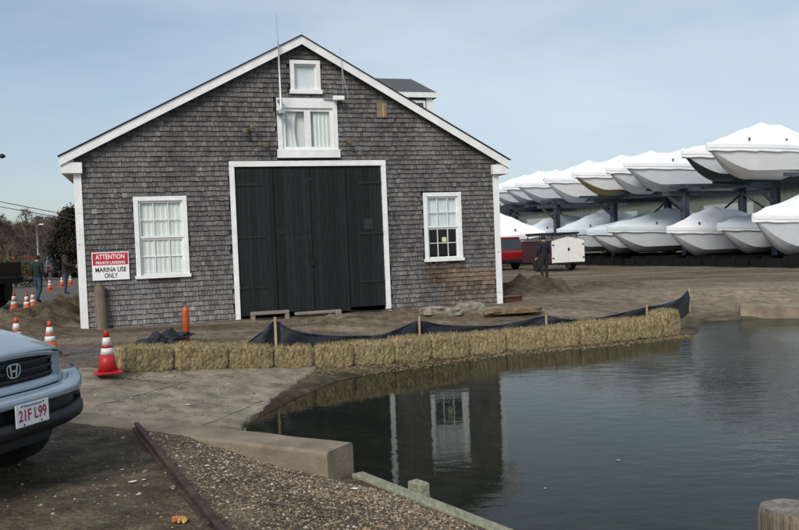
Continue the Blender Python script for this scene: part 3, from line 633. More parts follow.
mb = MB(); mb.box((8.66,.018,1.66),(8.78,.022,1.78)); mb.build('paper_notice', mat('cream_paper', (.62, .6, .38), .8), wr_)
window(LOFT, .24, .12, .20, 'split', 1, False, 'pair', sash_w=.075); window(TOP, .09, .10, .10, 1, 1, False, 'flat', sash_w=.04)
# added dark panel a little behind the openings so the rooms read dark
mb = MB(); mb.box((.3, 3.0, -.1), (9.9, 3.05, 3.4)); mb.build('dark_room_backing', darkm, bh)
# dormer
ex1, ez1 = uz(431, 94, 2.5); dz_e = ez1; dm = MB(); xr = ex1; yd0, yd1 = 2.5, 4.9; ridge = dz_e+.62; ym = (yd0+yd1)/2
def main_x(z): return APX+(APZ+.05-z)/sR
dr = MB()
for (ya, za, yb, zb) in ((yd0-.12, dz_e-.02, ym, ridge), (yd1+.12, dz_e-.02, ym, ridge)):
    xa = main_x(za); xb = main_x(zb)
    dr.add([(xa,ya,za),(xr+.12,ya,za),(xr-.18,yb,zb),(xb,yb,zb),(xa,ya,za+.05),(xr+.12,ya,za+.05),(xr-.18,yb,zb+.05),(xb,yb,zb+.05)], [(0,1,2,3),(4,5,6,7),(0,1,5,4),(1,2,6,5),(3,0,4,7)])
    
dr.add([(xr+.12,yd0-.12,dz_e-.02),(xr+.12,yd1+.12,dz_e-.02),(xr-.18,ym,ridge+.04)], [(0,1,2)])
dro = MB(); dmo = dr.build('dormer_roof', roofm, bh)
df_ = MB(); df_.box((main_x(dz_e)-.02, yd0-.15, dz_e-.13), (xr+.14, yd0-.115, dz_e+.015)); df_.box((xr+.105, yd0-.115, dz_e-.13), (xr+.14, yd1+.12, dz_e+.015)); df_.build('dormer_fascia', white, bh)
dc = MB(); zl = lambda x: APZ+.05-sR*(x-APX)
for yy in (yd0, yd1): dc.add([(main_x(dz_e), yy, zl(main_x(dz_e))), (xr, yy, zl(xr)), (xr, yy, dz_e-.02), (main_x(dz_e), yy, dz_e-.02)], [(0, 1, 2, 3)])
dc.add([(xr, yd0, zl(xr)), (xr, yd1, zl(xr)), (xr, yd1, dz_e-.02), (xr, yd0, dz_e-.02)], [(0, 1, 2, 3)]); dwl = dc.build('dormer_wall', darkm, bh)
shingles('dormer_siding', main_x(dz_e), xr, zl(xr), lambda u: dz_e-.03, [], lambda u, y, z: (u, yd0+y-.002, max(z, zl(u)) ), False)
dt = MB(); dt.box((xr-.17, yd0-.060, zl(xr)-.02), (xr+.02, yd0-.045, dz_e-.12)); dt.box((xr-.62, yd0-.062, dz_e-.68), (xr-.2, yd0-.047, dz_e-.20)); dt.build('dormer_trim', white, bh)
dt = MB(); dt.box((xr-.55, yd0-.068, dz_e-.62), (xr-.27, yd0-.063, dz_e-.27)); dt.build('dormer_pane', carglass, bh)
# ------------------------------------------------------------------ things fixed to the facade (own things, oriented like it)
def fac(name, label, cat, x, z, y=-.03, group=None):
    p = A0+ux*x-uy*(-y)*1; p = A0+ux*x+uy*y; return thing(name, label, cat, (p.x, p.y, z), ANG, group)
sg = fac('warning_sign', 'red and white attention sign on the shingles left of the window', 'sign', .655, 1.41, -.052)
mb = MB(); mb.box((-.395, -.012, -.315), (.395, -.002, .315)); mb.build('panel', whitesign, sg, bevel=.003)
mb = MB(); mb.box((-.375, -.0145, .025), (.375, -.0125, .295)); mb.build('red_header', redsign, sg)
RX90 = (math.radians(90), 0, 0)
text('lettering', 'ATTENTION', .15, whitesign, sg, (0, -.0155, .205), RX90, .62, bold=.003)
text('lettering', 'PRIVATE LANDING', .09, whitesign, sg, (0, -.0155, .075), RX90, .62, bold=.002)
text('lettering', 'MARINA USE', .145, blacktx, sg, (0, -.0135, -.085), RX90, .66, bold=.003)
text('lettering', 'ONLY', .145, blacktx, sg, (0, -.0135, -.22), RX90, .28, bold=.003)
# flood lights and camera
def flood(x, z, lab, n_=1):
    t_ = fac('floodlight', lab, 'floodlight', x, z, -.03, 'small lamps on the gable')
    mb = MB(); mb.lathe([(.05, -.03), (.05, .0)], 12, axis='y'); mb.tube([(0, -.03, 0), (0, -.10, -.02)], .015); mb.build('bracket', mat('bronze_metal', (.05, .04, .025), .5), t_)
    for q in range(n_):
        s_ = (-.09, .09)[q] if n_ == 2 else 0
        mb = MB(); mb.lathe([(.025, .0), (.05, -.05), (.07, -.12), (.062, -.125)], 14, (s_, -.08, -.03 if s_ <= 0 else .06), axis='y'); mb.build('lamp_head', mat('olive_glass', (.12, .10, .05), .3), t_, smooth=True)
x, z = uz(248, 131); flood(x, z, 'double floodlight on the upper left shingles', 2)
x, z = uz(264.5, 145); flood(x, z, 'smaller lamp just below the double floodlight', 1)
x, z = uz(348, 142); flood(x, z, 'dark lamp on the shingles right of the loft window', 1)
x, z = uz(337, 100); sc = fac('security_camera', 'white security camera on an arm beside the loft window', 'security camera', x, z, -.05)
mb = MB(); mb.tube([(-.35, -.02, .0), (.0, -.05, .0)], .022); mb.tube([(0, 0, -.05), (0, -.12, .0)], .03); mb.build('arm', galv, sc)
mb = MB(); mb.box((-.14, -.20, -.05), (.14, -.09, .06)); mb.build('housing', white, sc, bevel=.02); mb = MB(); mb.lathe([(.04, 0), (.04, .02)], 12, (.142, -.145, .0), axis='x'); mb.build('lens', blackpl, sc)
mb = MB(); mb.lathe([(.02, -.12), (.06, -.10), (.06, -.04)], 12, (.03, -.08, 0)); mb.build('junction', mat('bronze_metal', (.05, .04, .025), .5), sc, smooth=True)
x, z = uz(381, 111); o = fac('vent_cover', 'square bare wood vent cover on the right gable shingles', 'vent', x, z, -.03)
mb = MB(); mb.box((-.12, -.02, -.17), (.14, -.0, .19)); mb.build('board', brownwood, o); mb = MB(); mb.box((.02, -.04, -.17), (.07, -.021, .16)); mb.build('slat', stakew, o)
xb, zb = uz(279, 108); xt, zt = uz(274.5, 12)
an = fac('antenna', 'tall thin white whip antenna fixed left of the loft window', 'antenna', xb, zb-.05, -.30)
mb = MB(); mb.tube([(0, 0, 0), (xt*.0+.0, 0, 1.5)], .020, 8); mb.build('mast', white, an, smooth=True); mb = MB(); mb.tube([(0, 0, 1.5), (-.02, 0, zt-zb)], [.010, .004], 6); mb.build('whip', galv, an); mb = MB()
mb.box((-.07, .0, -.12), (.09, .28, -.04)); mb.box((-.05, .0, .18), (.05, .28, .22)); mb.build('bracket', galv, an)
x0_, z0_ = uz(341, 95); an = fac('whip_antenna', 'short thin black whip antenna right of the loft window', 'antenna', x0_, z0_, -.24)
mb = MB(); mb.tube([(0, 0, 0), (-.02, 0, 1.1)], [.008, .004], 6); mb.build('whip', galv, an); mb = MB(); mb.tube([(0, 0, .6), (.05, .05, .3), (.12, .1, .1), (.16, .2, -.1)], .006, 5); mb.build('cable', white, an)
# ------------------------------------------------------------------ props by the boathouse
def plank_thing(name, label, cat, pts, w, h, m_, group=None):
    mb = MB(); mb.bar(pts[0], pts[1], w, h); o = mb.build(name, m_, bevel=.006); return tag(o, label, cat, group)
p = A0+ux*.42-uy*.18; q = A0+ux*.40-uy*.07
mb = MB(); mb.tube([(p.x, p.y, -.2), (p.x-.01, p.y, .4), (p.x-.03, p.y+.02, .98)], [.13, .125, .11], 14); o = mb.build('timber_post', woodpost, smooth=False); tag(o, 'old mossy round post standing under the attention sign', 'post')
p = at(187, 345); mb = MB(); zg = hz(p.x, p.y)
o = thing('marker_post', 'orange plastic marker post behind the straw bales', 'marker post', (p.x, p.y, zg)); mb.lathe([(.055, -.2), (.055, .60), (.048, .655), (.02, .675)], 18); mb.build('tube', orange, o, smooth=True)
mb = MB(); mb.lathe([(.075, -.05), (.075, .03), (.058, .035)], 18); mb.build('base_collar', orange, o, smooth=True)
# blocks and timbers below the doors
def fbox(name, lab, cat, x0, x1, y0, y1, z0, z1, m_, bev=.012, group=None, rz=0):
    c_ = A0+ux*((x0+x1)/2)+uy*((y0+y1)/2); mb = MB(); mb.box((-(x1-x0)/2, -(y1-y0)/2, z0), ((x1-x0)/2, (y1-y0)/2, z1)); o = mb.build(name, m_, bevel=bev, loc=(c_.x, c_.y, 0)); o.rotation_euler = (0, 0, ANG+rz); return tag(o, lab, cat, group)
pal = thing('wooden_trestle', 'low grey wooden trestle under the left black door', 'trestle', tuple(A0+ux*4.15-uy*.32), ANG)
mb = MB(); mb.box((-.45, -.08, .12), (.45, .08, .19)); mb.build('top_board', woodold, pal, bevel=.006)
for s_ in (-1, 1): mb = MB(); mb.box((s_*.40-.05, -.07, -.08), (s_*.40+.05, .07, .12)); mb.build('block', woodold, pal, bevel=.006)
fbox('sill_plank', 'long grey plank lying under the middle of the black doors', 'plank', 4.75, 5.85, -.34, -.2, .05, .12, woodold)
fbox('wood_block', 'upright wooden block where the two middle door leaves meet', 'block', 5.72, 5.86, -.42, -.3, -.1, .13, woodold)
mb = MB(); base = A0-uy*.35
pts = [base+ux*5.9+Vector((0,0,.10)), base+ux*6.3+Vector((0,0,.05)), base+ux*6.8+Vector((0,0,.03)), base+ux*7.15+Vector((0,0,.06))]; mb.tube(pts, .018, 8); o = mb.build('hose', blackpl, smooth=True); tag(o, 'thin black hose lying below the right hand door', 'hose')
def rock(x, y, z, sx, sy, sz, seed, label, m_=stone, rz=0, group='flat stones along the foot of the boathouse', name='stone', cat='stone'):
    rows = []; rnd = random.Random(seed)
    mb = MB()
    for i in range(9):
        ph = math.pi*i/8; row = []
        for j in range(14):
            th_ = 2*math.pi*j/14; v = Vector((math.sin(ph)*math.cos(th_), math.sin(ph)*math.sin(th_), -math.cos(ph)))
            v = Vector([math.copysign(abs(k_)**.55, k_) for k_ in v]); nn = 1+.28*mnoise.noise(v*1.4+Vector((seed*3.1, 0, 0))); row.append((v.x*sx*nn, v.y*sy*nn, v.z*sz*nn))
        rows.append(row)
    mb.grid(rows, close=True); o = mb.build(name, m_, loc=(x, y, z)); o.rotation_euler = (0, 0, rz); return tag(o, label, cat, group)
for i, (px, py, sx, sy, sz, lb) in enumerate([(432,316,.28,.22,.10,'low rounded stone, leftmost below the right window'),(452,315,.24,.20,.11,'rounded stone second from the left below the right window'),(470,312,.36,.2,.13,'largest pale square stone below the bare wood shingles'),(492,313,.33,.25,.10,'flat brownish stone, rightmost of the foundation stones')]):
    p = at(px, py, 0); rock(p.x, p.y, hz(p.x, p.y)+sz*.4, sx, sy, sz, i+2, lb, rz=ANG)
p = at(508, 312, 0); rock(p.x, p.y, hz(p.x, p.y)+.03, .72, .42, .08, 31, 'flat brown heap of matting by the right corner of the boathouse', mat('coir_matting', (.09, .06, .03), .95, col2=(.24, .17, .09), scale=9, bump=.9), ANG, None, 'mat_heap', 'matting')
p = A0+ux*10.62+uy*.35; tg = thing('red_box', 'low faded red box on the ground at the boathouse corner', 'box', (p.x, p.y, hz(p.x, p.y)), ANG+.2)
mb = MB(); mb.box((-.30, -.2, 0), (.30, .2, .13)); mb.build('body', mat('faded_red', (.09, .025, .02), .7), tg, bevel=.02); mb = MB(); mb.box((-.33, -.23, .13), (.33, .23, .16)); mb.build('lid', mat('faded_red_lid', (.11, .035, .03), .7), tg, bevel=.01)
# ------------------------------------------------------------------ straw bales
def bale(length, hgt, dep, seed):
    rnd = random.Random(seed); mb = MB(); nx_, ny_, nz_ = 22, 11, 11
    def P(u, v, w_):    # -1..1 cube -> rounded, lumpy
        p = Vector((u*length/2, v*dep/2, w_*hgt/2)); k = 1-.075*((abs(u)**6*abs(v)**6)+(abs(u)**6*abs(w_)**6)+(abs(w_)**6*abs(v)**6)); p *= k
        nn = mnoise.noise(p*7+Vector((seed, 0, 0)))*.018+mnoise.noise(p*22+Vector((seed, 0, 0)))*.014; q = Vector((u**7, v**7, w_**7))
        if q.length > 0: p += q.normalized()*nn
        if abs(abs(u)-.48) < .06: p.y *= .965; p.z *= .965
        return (p.x, p.y, p.z+hgt/2)
    L_ = lambda k, n_: -1+2*k/n_
    for sgn in (-1, 1):
        mb.grid([[P(L_(i, nx_), sgn, L_(k, nz_)) for k in range(nz_+1)] for i in range(nx_+1)])
        mb.grid([[P(L_(i, nx_), L_(k, ny_), sgn) for k in range(ny_+1)] for i in range(nx_+1)])
        mb.grid([[P(sgn, L_(i, ny_), L_(k, nz_)) for k in range(nz_+1)] for i in range(ny_+1)])
    for q in range(2200):
        f_ = rnd.random(); sg_ = rnd.choice((-1, 1)); a, b = rnd.uniform(-1, 1), rnd.uniform(-1, 1)
        if f_ < .45: p = Vector(P(a, sg_, b)); nrm = Vector((0, sg_, 0))
        elif f_ < .85: p = Vector(P(a, b, 1)); nrm = Vector((0, 0, 1))
        else: p = Vector(P(sg_, a, b)); nrm = Vector((sg_, 0, 0))
        d = Vector((rnd.gauss(0, .5), rnd.gauss(0, .5), rnd.gauss(0, .7)))+nrm*.42; d.normalize(); Ln = rnd.uniform(.02, .065); s_ = d.cross(Vector((rnd.random(), rnd.random(), rnd.random()))).normalized()*rnd.uniform(.0018, .0034)
        k = rnd.uniform(.6, 1.7); mb.add([p-s_-nrm*.01, p+s_-nrm*.01, p+d*Ln+s_*.6, p+d*Ln-s_*.6], [(0, 1, 2, 3)], 0, (k, k, k*.95))
    return mb
labs = ['leftmost straw bale beside the red traffic cone','straw bale in front of the orange marker post','straw bale third from the left end of the row','straw bale in front of the leftmost fence stake','straw bale right of the leftmost fence stake','straw bale below the right half of the black doors','straw bale left of the second fence stake','straw bale just right of the second fence stake','straw bale below the foundation stones','straw bale below the right corner of the boathouse','straw bale at the third fence stake','straw bale just right of the third fence stake','straw bale fourth from the right end of the row','straw bale third from the right end at the water','straw bale second from the right end of the row','short raised straw bale at the right end of the row']
protos = []
zfix = {0: None}
for i in range(15):
    a, b_ = bp[i].copy(), bp[i+1].copy(); d = (b_-a); ln = math.hypot(d.x, d.y); nrm = Vector((-d.y, d.x, 0)).normalized()
    hg = .40 if i < 4 else (.42 if i < 6 else .44); rows_h = hg
    if i == 14: hg = .55
    hg += (.0, .01, -.01, .02, -.01)[i*3 % 5]; mb = bale(ln-.005, hg, .46, i*7+1); c_ = (a+b_)/2+nrm*.23; zb = (a.z+b_.z)/2
    o = mb.build('straw_bale', straw, loc=(c_.x, c_.y, zb-.02), smooth=False, tone=True); o.rotation_euler = (random.uniform(-.04, .04), -math.atan2(b_.z-a.z, ln)+random.uniform(-.02, .02), math.atan2(d.y, d.x)+random.uniform(-.06, .06))
    tag(o, labs[i], 'straw bale', 'straw bales in a row along the water')
    tw = MB()
    for s_ in (-.24, .24):
        x_ = s_*ln; hy, hh2 = .46/2*.975, hg
        tw.tube([(x_, -hy, .02), (x_, -hy, hh2*.97), (x_, hy, hh2*.97), (x_, hy, .02), (x_, -hy, .02)], .004, 5)
    tw.build('twine', twine, o)
# straw litter along the foot of the bales: loose straw
mb = MB()
for q in range(5200):
    i = random.randrange(15); t_ = random.random(); p = bp[i].lerp(bp[i+1], t_); off = random.gauss(-.10, .16)
    d = bp[i+1]-bp[i]; nrm = Vector((-d.y, d.x, 0)).normalized(); x = p.x+nrm.x*off; y = p.y+nrm.y*off
    if off > .45: continue
    a = random.random()*3.14; Ln = random.uniform(.02, .07); mb.v += []; 
    mb.add([(x, y, 0), (x+.004*math.sin(a), y-.004*math.cos(a), 0), (x+Ln*math.cos(a), y+Ln*math.sin(a), random.uniform(0, .015)), (x+Ln*math.cos(a)-.003*math.sin(a), y+Ln*math.sin(a)+.003*math.cos(a), .0)], [(0, 1, 2, 3)], 0, (random.uniform(.5, 1.3),)*3)
V = np.array(mb.v); V[:, 2] += np.maximum(height(V[:, 0], V[:, 1]), WL-.01)+.012; mb.v = V.tolist()
o = mb.build('loose_straw', straw, tone=True); tag(o, 'loose straw shed along the foot of the bales', 'straw', kind='stuff')
# ------------------------------------------------------------------ silt fence
sf = thing('silt_fence', 'black fabric silt fence sagging between wooden stakes behind the bales', 'silt fence', (0, 0, 0))
fp = [(236,349,13.1),(246,343,13.15),(262,331,13.2),(275,321,13.3),(288,328,13.35),(305,333,13.5),(330,335.5,13.85),(355,336,14.3),(380,335,14.8),(400,328,15.15),(419,321,15.45),(440,324.5,15.7),(470,326,16.0),(500,325,16.2),(525,320,16.45),(546,316,16.6),(560,318.5,16.7),(580,319.5,16.85),(605,316.5,17.05),(628,311.5,17.4),(647,307,17.8),(665,304,18.6),(680,298,19.4),(689,289,20.3)]
pts = [atY(*q) for q in fp]
def cr(pts, k):     # resample smoothly
    outp = []
    for i in range(len(pts)-1):
        p0 = pts[max(i-1, 0)]; p1 = pts[i]; p2 = pts[i+1]; p3 = pts[min(i+2, len(pts)-1)]
        for q in range(k):
            t_ = q/k; outp.append(.5*((2*p1)+(p2-p0)*t_+(2*p0-5*p1+4*p2-p3)*t_*t_+(3*p1-p0-3*p2+p3)*t_**3))
    return outp+[pts[-1]]
sp = cr(pts, 6); rows = []
for i, p in enumerate(sp):
    zb = hz(p.x, p.y)-.05; row = []
    for k in range(7):
        t_ = k/6; z_ = p.z+(zb-p.z)*t_; fold = .035*math.sin(i*.55+k*.8)*math.sin(math.pi*min(1, t_+.2))+.02*mnoise.noise((i*.4, k*.5, 2))
        row.append((p.x+fold*.5, p.y-fold-.02*t_, z_))
    rows.append(row)
mb = MB(); mb.grid(rows); mb.build('fabric', fabric, sf, smooth=True, solid=.004)
mb = MB(); mb.tube([p+Vector((0, 0, .0)) for p in sp], .011, 6); mb.build('hem_cord', mat('hem', (.05, .06, .08), .5), sf)
for px, pt, Y in ((275, 317, 13.24), (419, 316, 15.38), (546, 315.5, 16.5), (646.5, 304.5, 17.72), (689, 288, 20.22)):
    p = atY(px, pt, Y); mb = MB(); zg = hz(p.x, p.y); mb.bar((p.x, p.y, zg-.25), (p.x, p.y, p.z), .042, .042); mb.build('stake', stakew, sf, bevel=.004)
# bundled end of the fence by the cone
p = at(136, 357, 0); rows = []; mb = MB()
for i in range(15):
    t_ = i/14; cx = -.42+t_*.95; row = []; rr = (.17*math.sin(math.pi*min(1, t_*1.05+.03))+.03)*(1+.25*math.sin(i*1.7))
    for j in range(12):
        a = 6.283*j/12; q = 1+.25*mnoise.noise((i*.6, math.cos(a)*1.2, math.sin(a)*1.2+3)); row.append((cx+.05*math.sin(j*2+i), rr*q*math.cos(a)*.9, .10+.12*t_+rr*q*math.sin(a)*.75))
    rows.append(row)
mb.grid(rows, close=True); o = mb.build('fabric_bundle', fabric, smooth=False, loc=(p.x+.15, p.y+.95, hz(p.x, p.y+.9))); o.rotation_euler = (0, 0, .35); tag(o, 'crumpled roll of black fabric behind the leftmost bale', 'fabric roll')
a_ = at(120, 355, .18); b_ = atY(176, 345, 12.6); plank_thing('wooden_stake', 'thin wooden stake lying across the black fabric roll', 'stake', ((a_.x, a_.y+.4, .2), (b_.x, b_.y, b_.z)), .035, .035, stakew)
# ------------------------------------------------------------------ traffic cones
def cone(main):
    body = redcone if main else orange; t_ = thing('traffic_cone', '', 'traffic cone')
    mb = MB(); mb.box((-.18, -.18, 0), (.18, .18, .035)); mb.build('base', body if main else mat('orange_base', (.6, .09, .02), .6), t_, bevel=.012)
    H_ = .60; R_ = lambda z: .135-(.135-.028)*(z-.035)/(H_-.035)
    def ring(z0, z1, m_, nm, e=0): mb = MB(); mb.lathe([(R_(z0)+e, z0), (R_(z1)+e, z1)], 24); mb.build(nm, m_, t_, smooth=True)
    ring(.035, .27, body, 'lower_body'); ring(.27, .36, whiter, 'reflective_band', .001); ring(.36, .40, body, 'middle_body'); ring(.40, .51, whiter, 'reflective_band', .001)
    mb = MB(); mb.lathe([(R_(.51), .51), (R_(.595), .595), (.022, .605)], 24); mb.build('tip', body, t_, smooth=True); return t_
c1 = cone(True); p = at(108, 372.5, 0); c1.location = (p.x, p.y, max(hz(p.x, p.y), 0)-.01); c1.rotation_euler = (0, 0, .5); tag(c1, 'red traffic cone with two white bands at the left end of the bales', 'traffic cone', 'traffic cones')
c2 = cone(False)
cl = [(51,13.2,'orange cone just behind the car hood in front of the dirt mound'),(15,21.8,'orange cone nearest the dark truck, on the ground left of the mound'),(17.5,14.2,'orange cone half hidden behind the left part of the car hood'),(27.5,22.8,'orange cone second from the truck beside the mound'),(33.5,25.2,'orange cone behind the second one, partly hidden by it'),(50,40,'small far cone behind the mound, left of two smaller ones'),(62,45,'tiny far cone left of the last one by the building'),(70.5,47,'tiny far cone closest to the white corner of the building')]
for i, (px, d, lb) in enumerate(cl):
    o = c2 if i == 0 else copy_tree(c2); q = ray(px, 258.8-.039*px+1320/d); p = Vector((0, 0, EYE))+q*(d/q.y); o.location = (p.x, p.y, hz(p.x, p.y)); o.rotation_euler = (0, 0, i*.7); tag(o, lb, 'traffic cone', 'traffic cones')
# ------------------------------------------------------------------ the silver blue car at the lower left
HD = Vector((.955, -.297, 0)).normalized(); car_rz = math.atan2(HD.y, HD.x)     # local +x forward
PC = Vector((-2.55, 5.42, 0)); co = PC-HD*.0
car = thing('parked_car', 'silver blue car with black grille and red lettered plate, cut by the left edge', 'car', (PC.x, PC.y, 0), car_rz)
# local: x forward (0 = bumper face), y left (+) which is towards the right of the picture, z up
def setb(y, k=.34, p=3.2, w_=.95): return -k*min(1.15, abs(y)/w_)**p
def sheet(rows_prof, ys, smooth=True, k=.34, pw=3.2, w_=.95):
    return [[(x+setb(y, k, pw, w_), y*ws, z) for (x, z, ws) in rows_prof] for y in ys]
YS = [i/24*1.9-.95 for i in range(25)]
def panel(name, prof, m_, ys=YS, k=.34, pw=3.2, parent=None, solid=0, smooth=True):
    mb = MB(); mb.grid(sheet([(q+(1,))[:3] if len(q) == 2 else q for q in prof], ys, k=k, pw=pw)); return mb.build(name, m_, parent or car, smooth=smooth, solid=solid)
# hood from above the grille back to the windscreen
mb = MB(); rows = []
for i in range(33):
    y = -.90+1.80*i/32; row = []
    for k in range(14):
        t_ = k/13; x = -.13-1.05*t_; z = .995+.175*(1-(1-t_)**2.0)
        edge = (abs(y)/.90); z -= .10*edge**4*(1-.4*t_)+.05*edge**2; x += setb(y, .34*(1-t_), 2.6, .9)
        if t_ == 0: z -= .0
        row.append((x, y, z))
    rows.append(row)
mb.grid(rows); mb.build('hood', carblue, car, smooth=True, solid=.012)
GY = [i/20*.98-.49 for i in range(21)]
def gset(y): return -.13+setb(y, .34, 2.6, .9)
# grille: recessed dark, with horizontal bars
mb = MB(); mb.grid([[(gset(y)-.05, y, z) for z in (.78, .985)] for y in GY]); gr = mb.build('grille', blackpl, car)
for z in (.815, .87, .925):
    mb = MB(); mb.grid([[(gset(y)-.03, y, z-.011), (gset(y)-.008, y, z-.011), (gset(y)-.008, y, z+.011), (gset(y)-.03, y, z+.011)] for y in [v*.92 for v in GY]], close=True); mb.build('grille_bar', blackpl, gr)
# grille surround: painted frame
def fz(y): return .95-.04*(abs(y)/.5)**2+.045     # hood lip height follows crown
sur = MB()
yo = [i/24*1.14-.57 for i in range(25)]
sur.grid([[(gset(y)+.012, y, .735), (gset(y)+.016, y, .765), (gset(y)-.02, y, .790)] for y in yo])          # lower bar
sur.grid([[(gset(y)-.01, y, .955-.05*(abs(y)/.57)**2+.01), (gset(y)+.004, y, .985-.06*(abs(y)/.57)**2), (gset(y)-.004, y, 1.0-.06*(abs(y)/.57)**2)] for y in yo])   # upper lip
for s_ in (-1, 1):
    sur.grid([[(gset(y*s_)+(.012 if .50 < y < .585 else -.03), y*s_, z-.03*(y-.48)*4*((z-.73)/.25)) for z in (.735, .80, .88, .955)] for y in (.475, .50, .54, .585, .61)])
sur.build('grille_surround', carblue, car, smooth=True)
for s_ in (-1, 1):
    mb = MB(); mb.grid([[(gset(y)-.065-.02*(z-.66), y*s_, z) for z in (.66, .76, .87, .945-.05*(y-.6))] for y in (.58, .66, .74, .82, .88, .925)]); mb.build('fender', carblue, car, smooth=True)
# headlamps behind the bulging corner, set further back
for s_ in (-1, 1):
    mb = MB(); mb.grid([[(gset(y)-.035+.01*math.sin(z*20), y*s_, z) for z in (.74, .80, .87, .93)] for y in (.60, .66, .72, .78, .84, .89)]); mb.build('headlight', carlight, car, smooth=True)
# emblem
em = bpy.data.objects.new('emblem', None); 
mb = MB(); ex_ = gset(0)+.004
def erow(t_):
    a = 2*math.pi*t_; return (math.copysign(abs(math.cos(a))**.7, math.cos(a))*.058, math.copysign(abs(math.sin(a))**.7, math.sin(a))*.046)
ring = [(ex_, erow(k/28)[0]*(1+.12*(erow(k/28)[1]/.046)), .885+erow(k/28)[1]) for k in range(29)]
for a, b in zip(ring, ring[1:]): mb.bar(a, b, .009, .009)
for s_ in (-1, 1): mb.bar((ex_, s_*.020, .848), (ex_, s_*.031, .925), .010, .013, upv=(0, 1, 0))
mb.bar((ex_, -.026, .884), (ex_, .026, .884), .010, .012); bpy.data.objects.remove(em); mb.build('emblem', chrome, car)
# bumper: painted upper bar, black intake, black lower
def bset(y): return setb(y, .47, 3.6, .97)
BY = [i/30*1.94-.97 for i in range(31)]
def bulge(y, k_): return k_*math.exp(-((abs(y)-.80)/.14)**2)
mb = MB(); mb.grid([[(bset(y)-.40+.0, y*.95, .70), (bset(y)-.15+.0, y, .725+bulge(y, .03)), (bset(y)-.05, y, .73+bulge(y, .06)), (bset(y)-.008, y, .715+bulge(y, .05)), (bset(y)+.004, y, .705+bulge(y, .03)), (bset(y), y, .665), (bset(y)-.008, y, .655), (bset(y)-.05, y, .645)] for y in BY]); mb.build('bumper', carblue, car, smooth=True)
mb = MB(); mb.grid([[(gset(y)-.07, y, z) for z in (.66, .82)] for y in YS]); mb.build('radiator_support', blackpl, car)
mb = MB(); mb.grid([[(bset(y)-.075, y, z) for z in (.66, .60, .545)] for y in BY]); mb.build('intake', blackpl, car, smooth=True)
for s_ in (-1, 1):
    mb = MB(); ys = [.77, .82, .87, .92, .96]; mb.grid([[(bset(y)-.012, y*s_, z) for z in (.66, .62, .58, .55)] for y in ys]); mb.build('bumper_side', carblue if s_ < 0 else carlight, car, smooth=True)
    mb = MB(); mb.grid([[(bset(y)-.03+.03*math.sin((z-.70)/.10*math.pi), y*s_, z) for z in (.70, .73, .77, .80)] for y in (.80, .85, .90, .95)]); mb.build('side_lamp', carlight, car, smooth=True)
mb = MB(); mb.grid([[(bset(y)-.04, y, .56), (bset(y)+.004, y, .545), (bset(y)+.008, y, .50), (bset(y)-.005, y, .465), (bset(y)-.06, y*.98, .43), (bset(y)-.20, y*.97, .40), (bset(y)-.45, y*.95, .36)] for y in BY]); mb.build('lower_bumper', blackpl, car, smooth=True)
# plate
pl = MB(); pl.box((.014, -.1525, .525), (.020, .1525, .677)); plo = pl.build('number_plate', whitesign, car, bevel=.002)
text('plate_number', '21F L99', .108, redplate, plo, (.0215, 0, .596), (math.radians(90), 0, math.radians(90)), .255, ext=.001, bold=.0015)
text('plate_text', 'Massachusetts', .026, mat('plate_blue', (.03, .06, .25), .5), plo, (.0215, 0, .662), (math.radians(90), 0, math.radians(90)), .17, ext=.0005)
for y in (-.10, .10):
    mb = MB(); mb.lathe([(.007, 0), (.005, .004)], 10, (.020, y, .663 if y < 0 else .665), axis='x'); mb.build('plate_bolt', blackpl, plo)
    mb = MB(); mb.lathe([(.007, 0), (.005, .004)], 10, (.020, y*.8, .538), axis='x'); mb.build('plate_bolt', blackpl, plo)
# body behind: sides, cabin, wheels
bs = MB(); prof = [(.30, .90), (.55, .975), (.78, .985), (.95, .955), (1.03, .90)]
XX = [-.50, -.57, -.68, -1.0, -1.4, -2.0, -2.8, -3.6, -4.4, -4.72]
XW = {-.50: .93, -.57: .96, -.68: .985}
def wheelcut(x, z): return z
for s_ in (-1, 1):
    bs.grid([[(x, s_*y*XW.get(x, 1)*(1-.08*max(0, (-x-4.2)/.5)), .30+(z-.30)*min(1, .80+.20*(-x-.5)/.8)) for z, y in prof] for x in XX])
bs.grid([[(XX[-1], -y_, z) for z, y_ in prof] for y_ in ()] or [[(XX[-1], -.9, .3), (XX[-1], .9, .3)], [(XX[-1]-.03, -.9, 1.05), (XX[-1]-.03, .9, 1.05)]])
bs.build('body', carblue, car, smooth=True)
cb = MB(); lo = [(-1.15, .90, 1.14), (-1.9, .80, 1.72), (-4.4, .78, 1.74), (-4.75, .88, 1.05)]
cb.add([(-1.2,-.84,1.13),(-1.2,.84,1.13),(-2.0,.70,1.72),(-1.95,-.70,1.72)], [(0,1,2,3)]); 
for s_ in (-1, 1): cb.add([(-1.15,s_*.88,1.13),(-4.7,s_*.88,1.05),(-4.45,s_*.72,1.72),(-1.95,s_*.70,1.72)], [(0,1,2,3)])
cb.add([(-4.7,-.88,1.05),(-4.7,.88,1.05),(-4.45,.72,1.72),(-4.45,-.72,1.72)], [(0,1,2,3)]); cb.build('window_glass', carglass, car)
mb = MB(); mb.box((-4.5, -.74, 1.715), (-1.93, .74, 1.77)); mb.build('roof', carblue, car, bevel=.03)
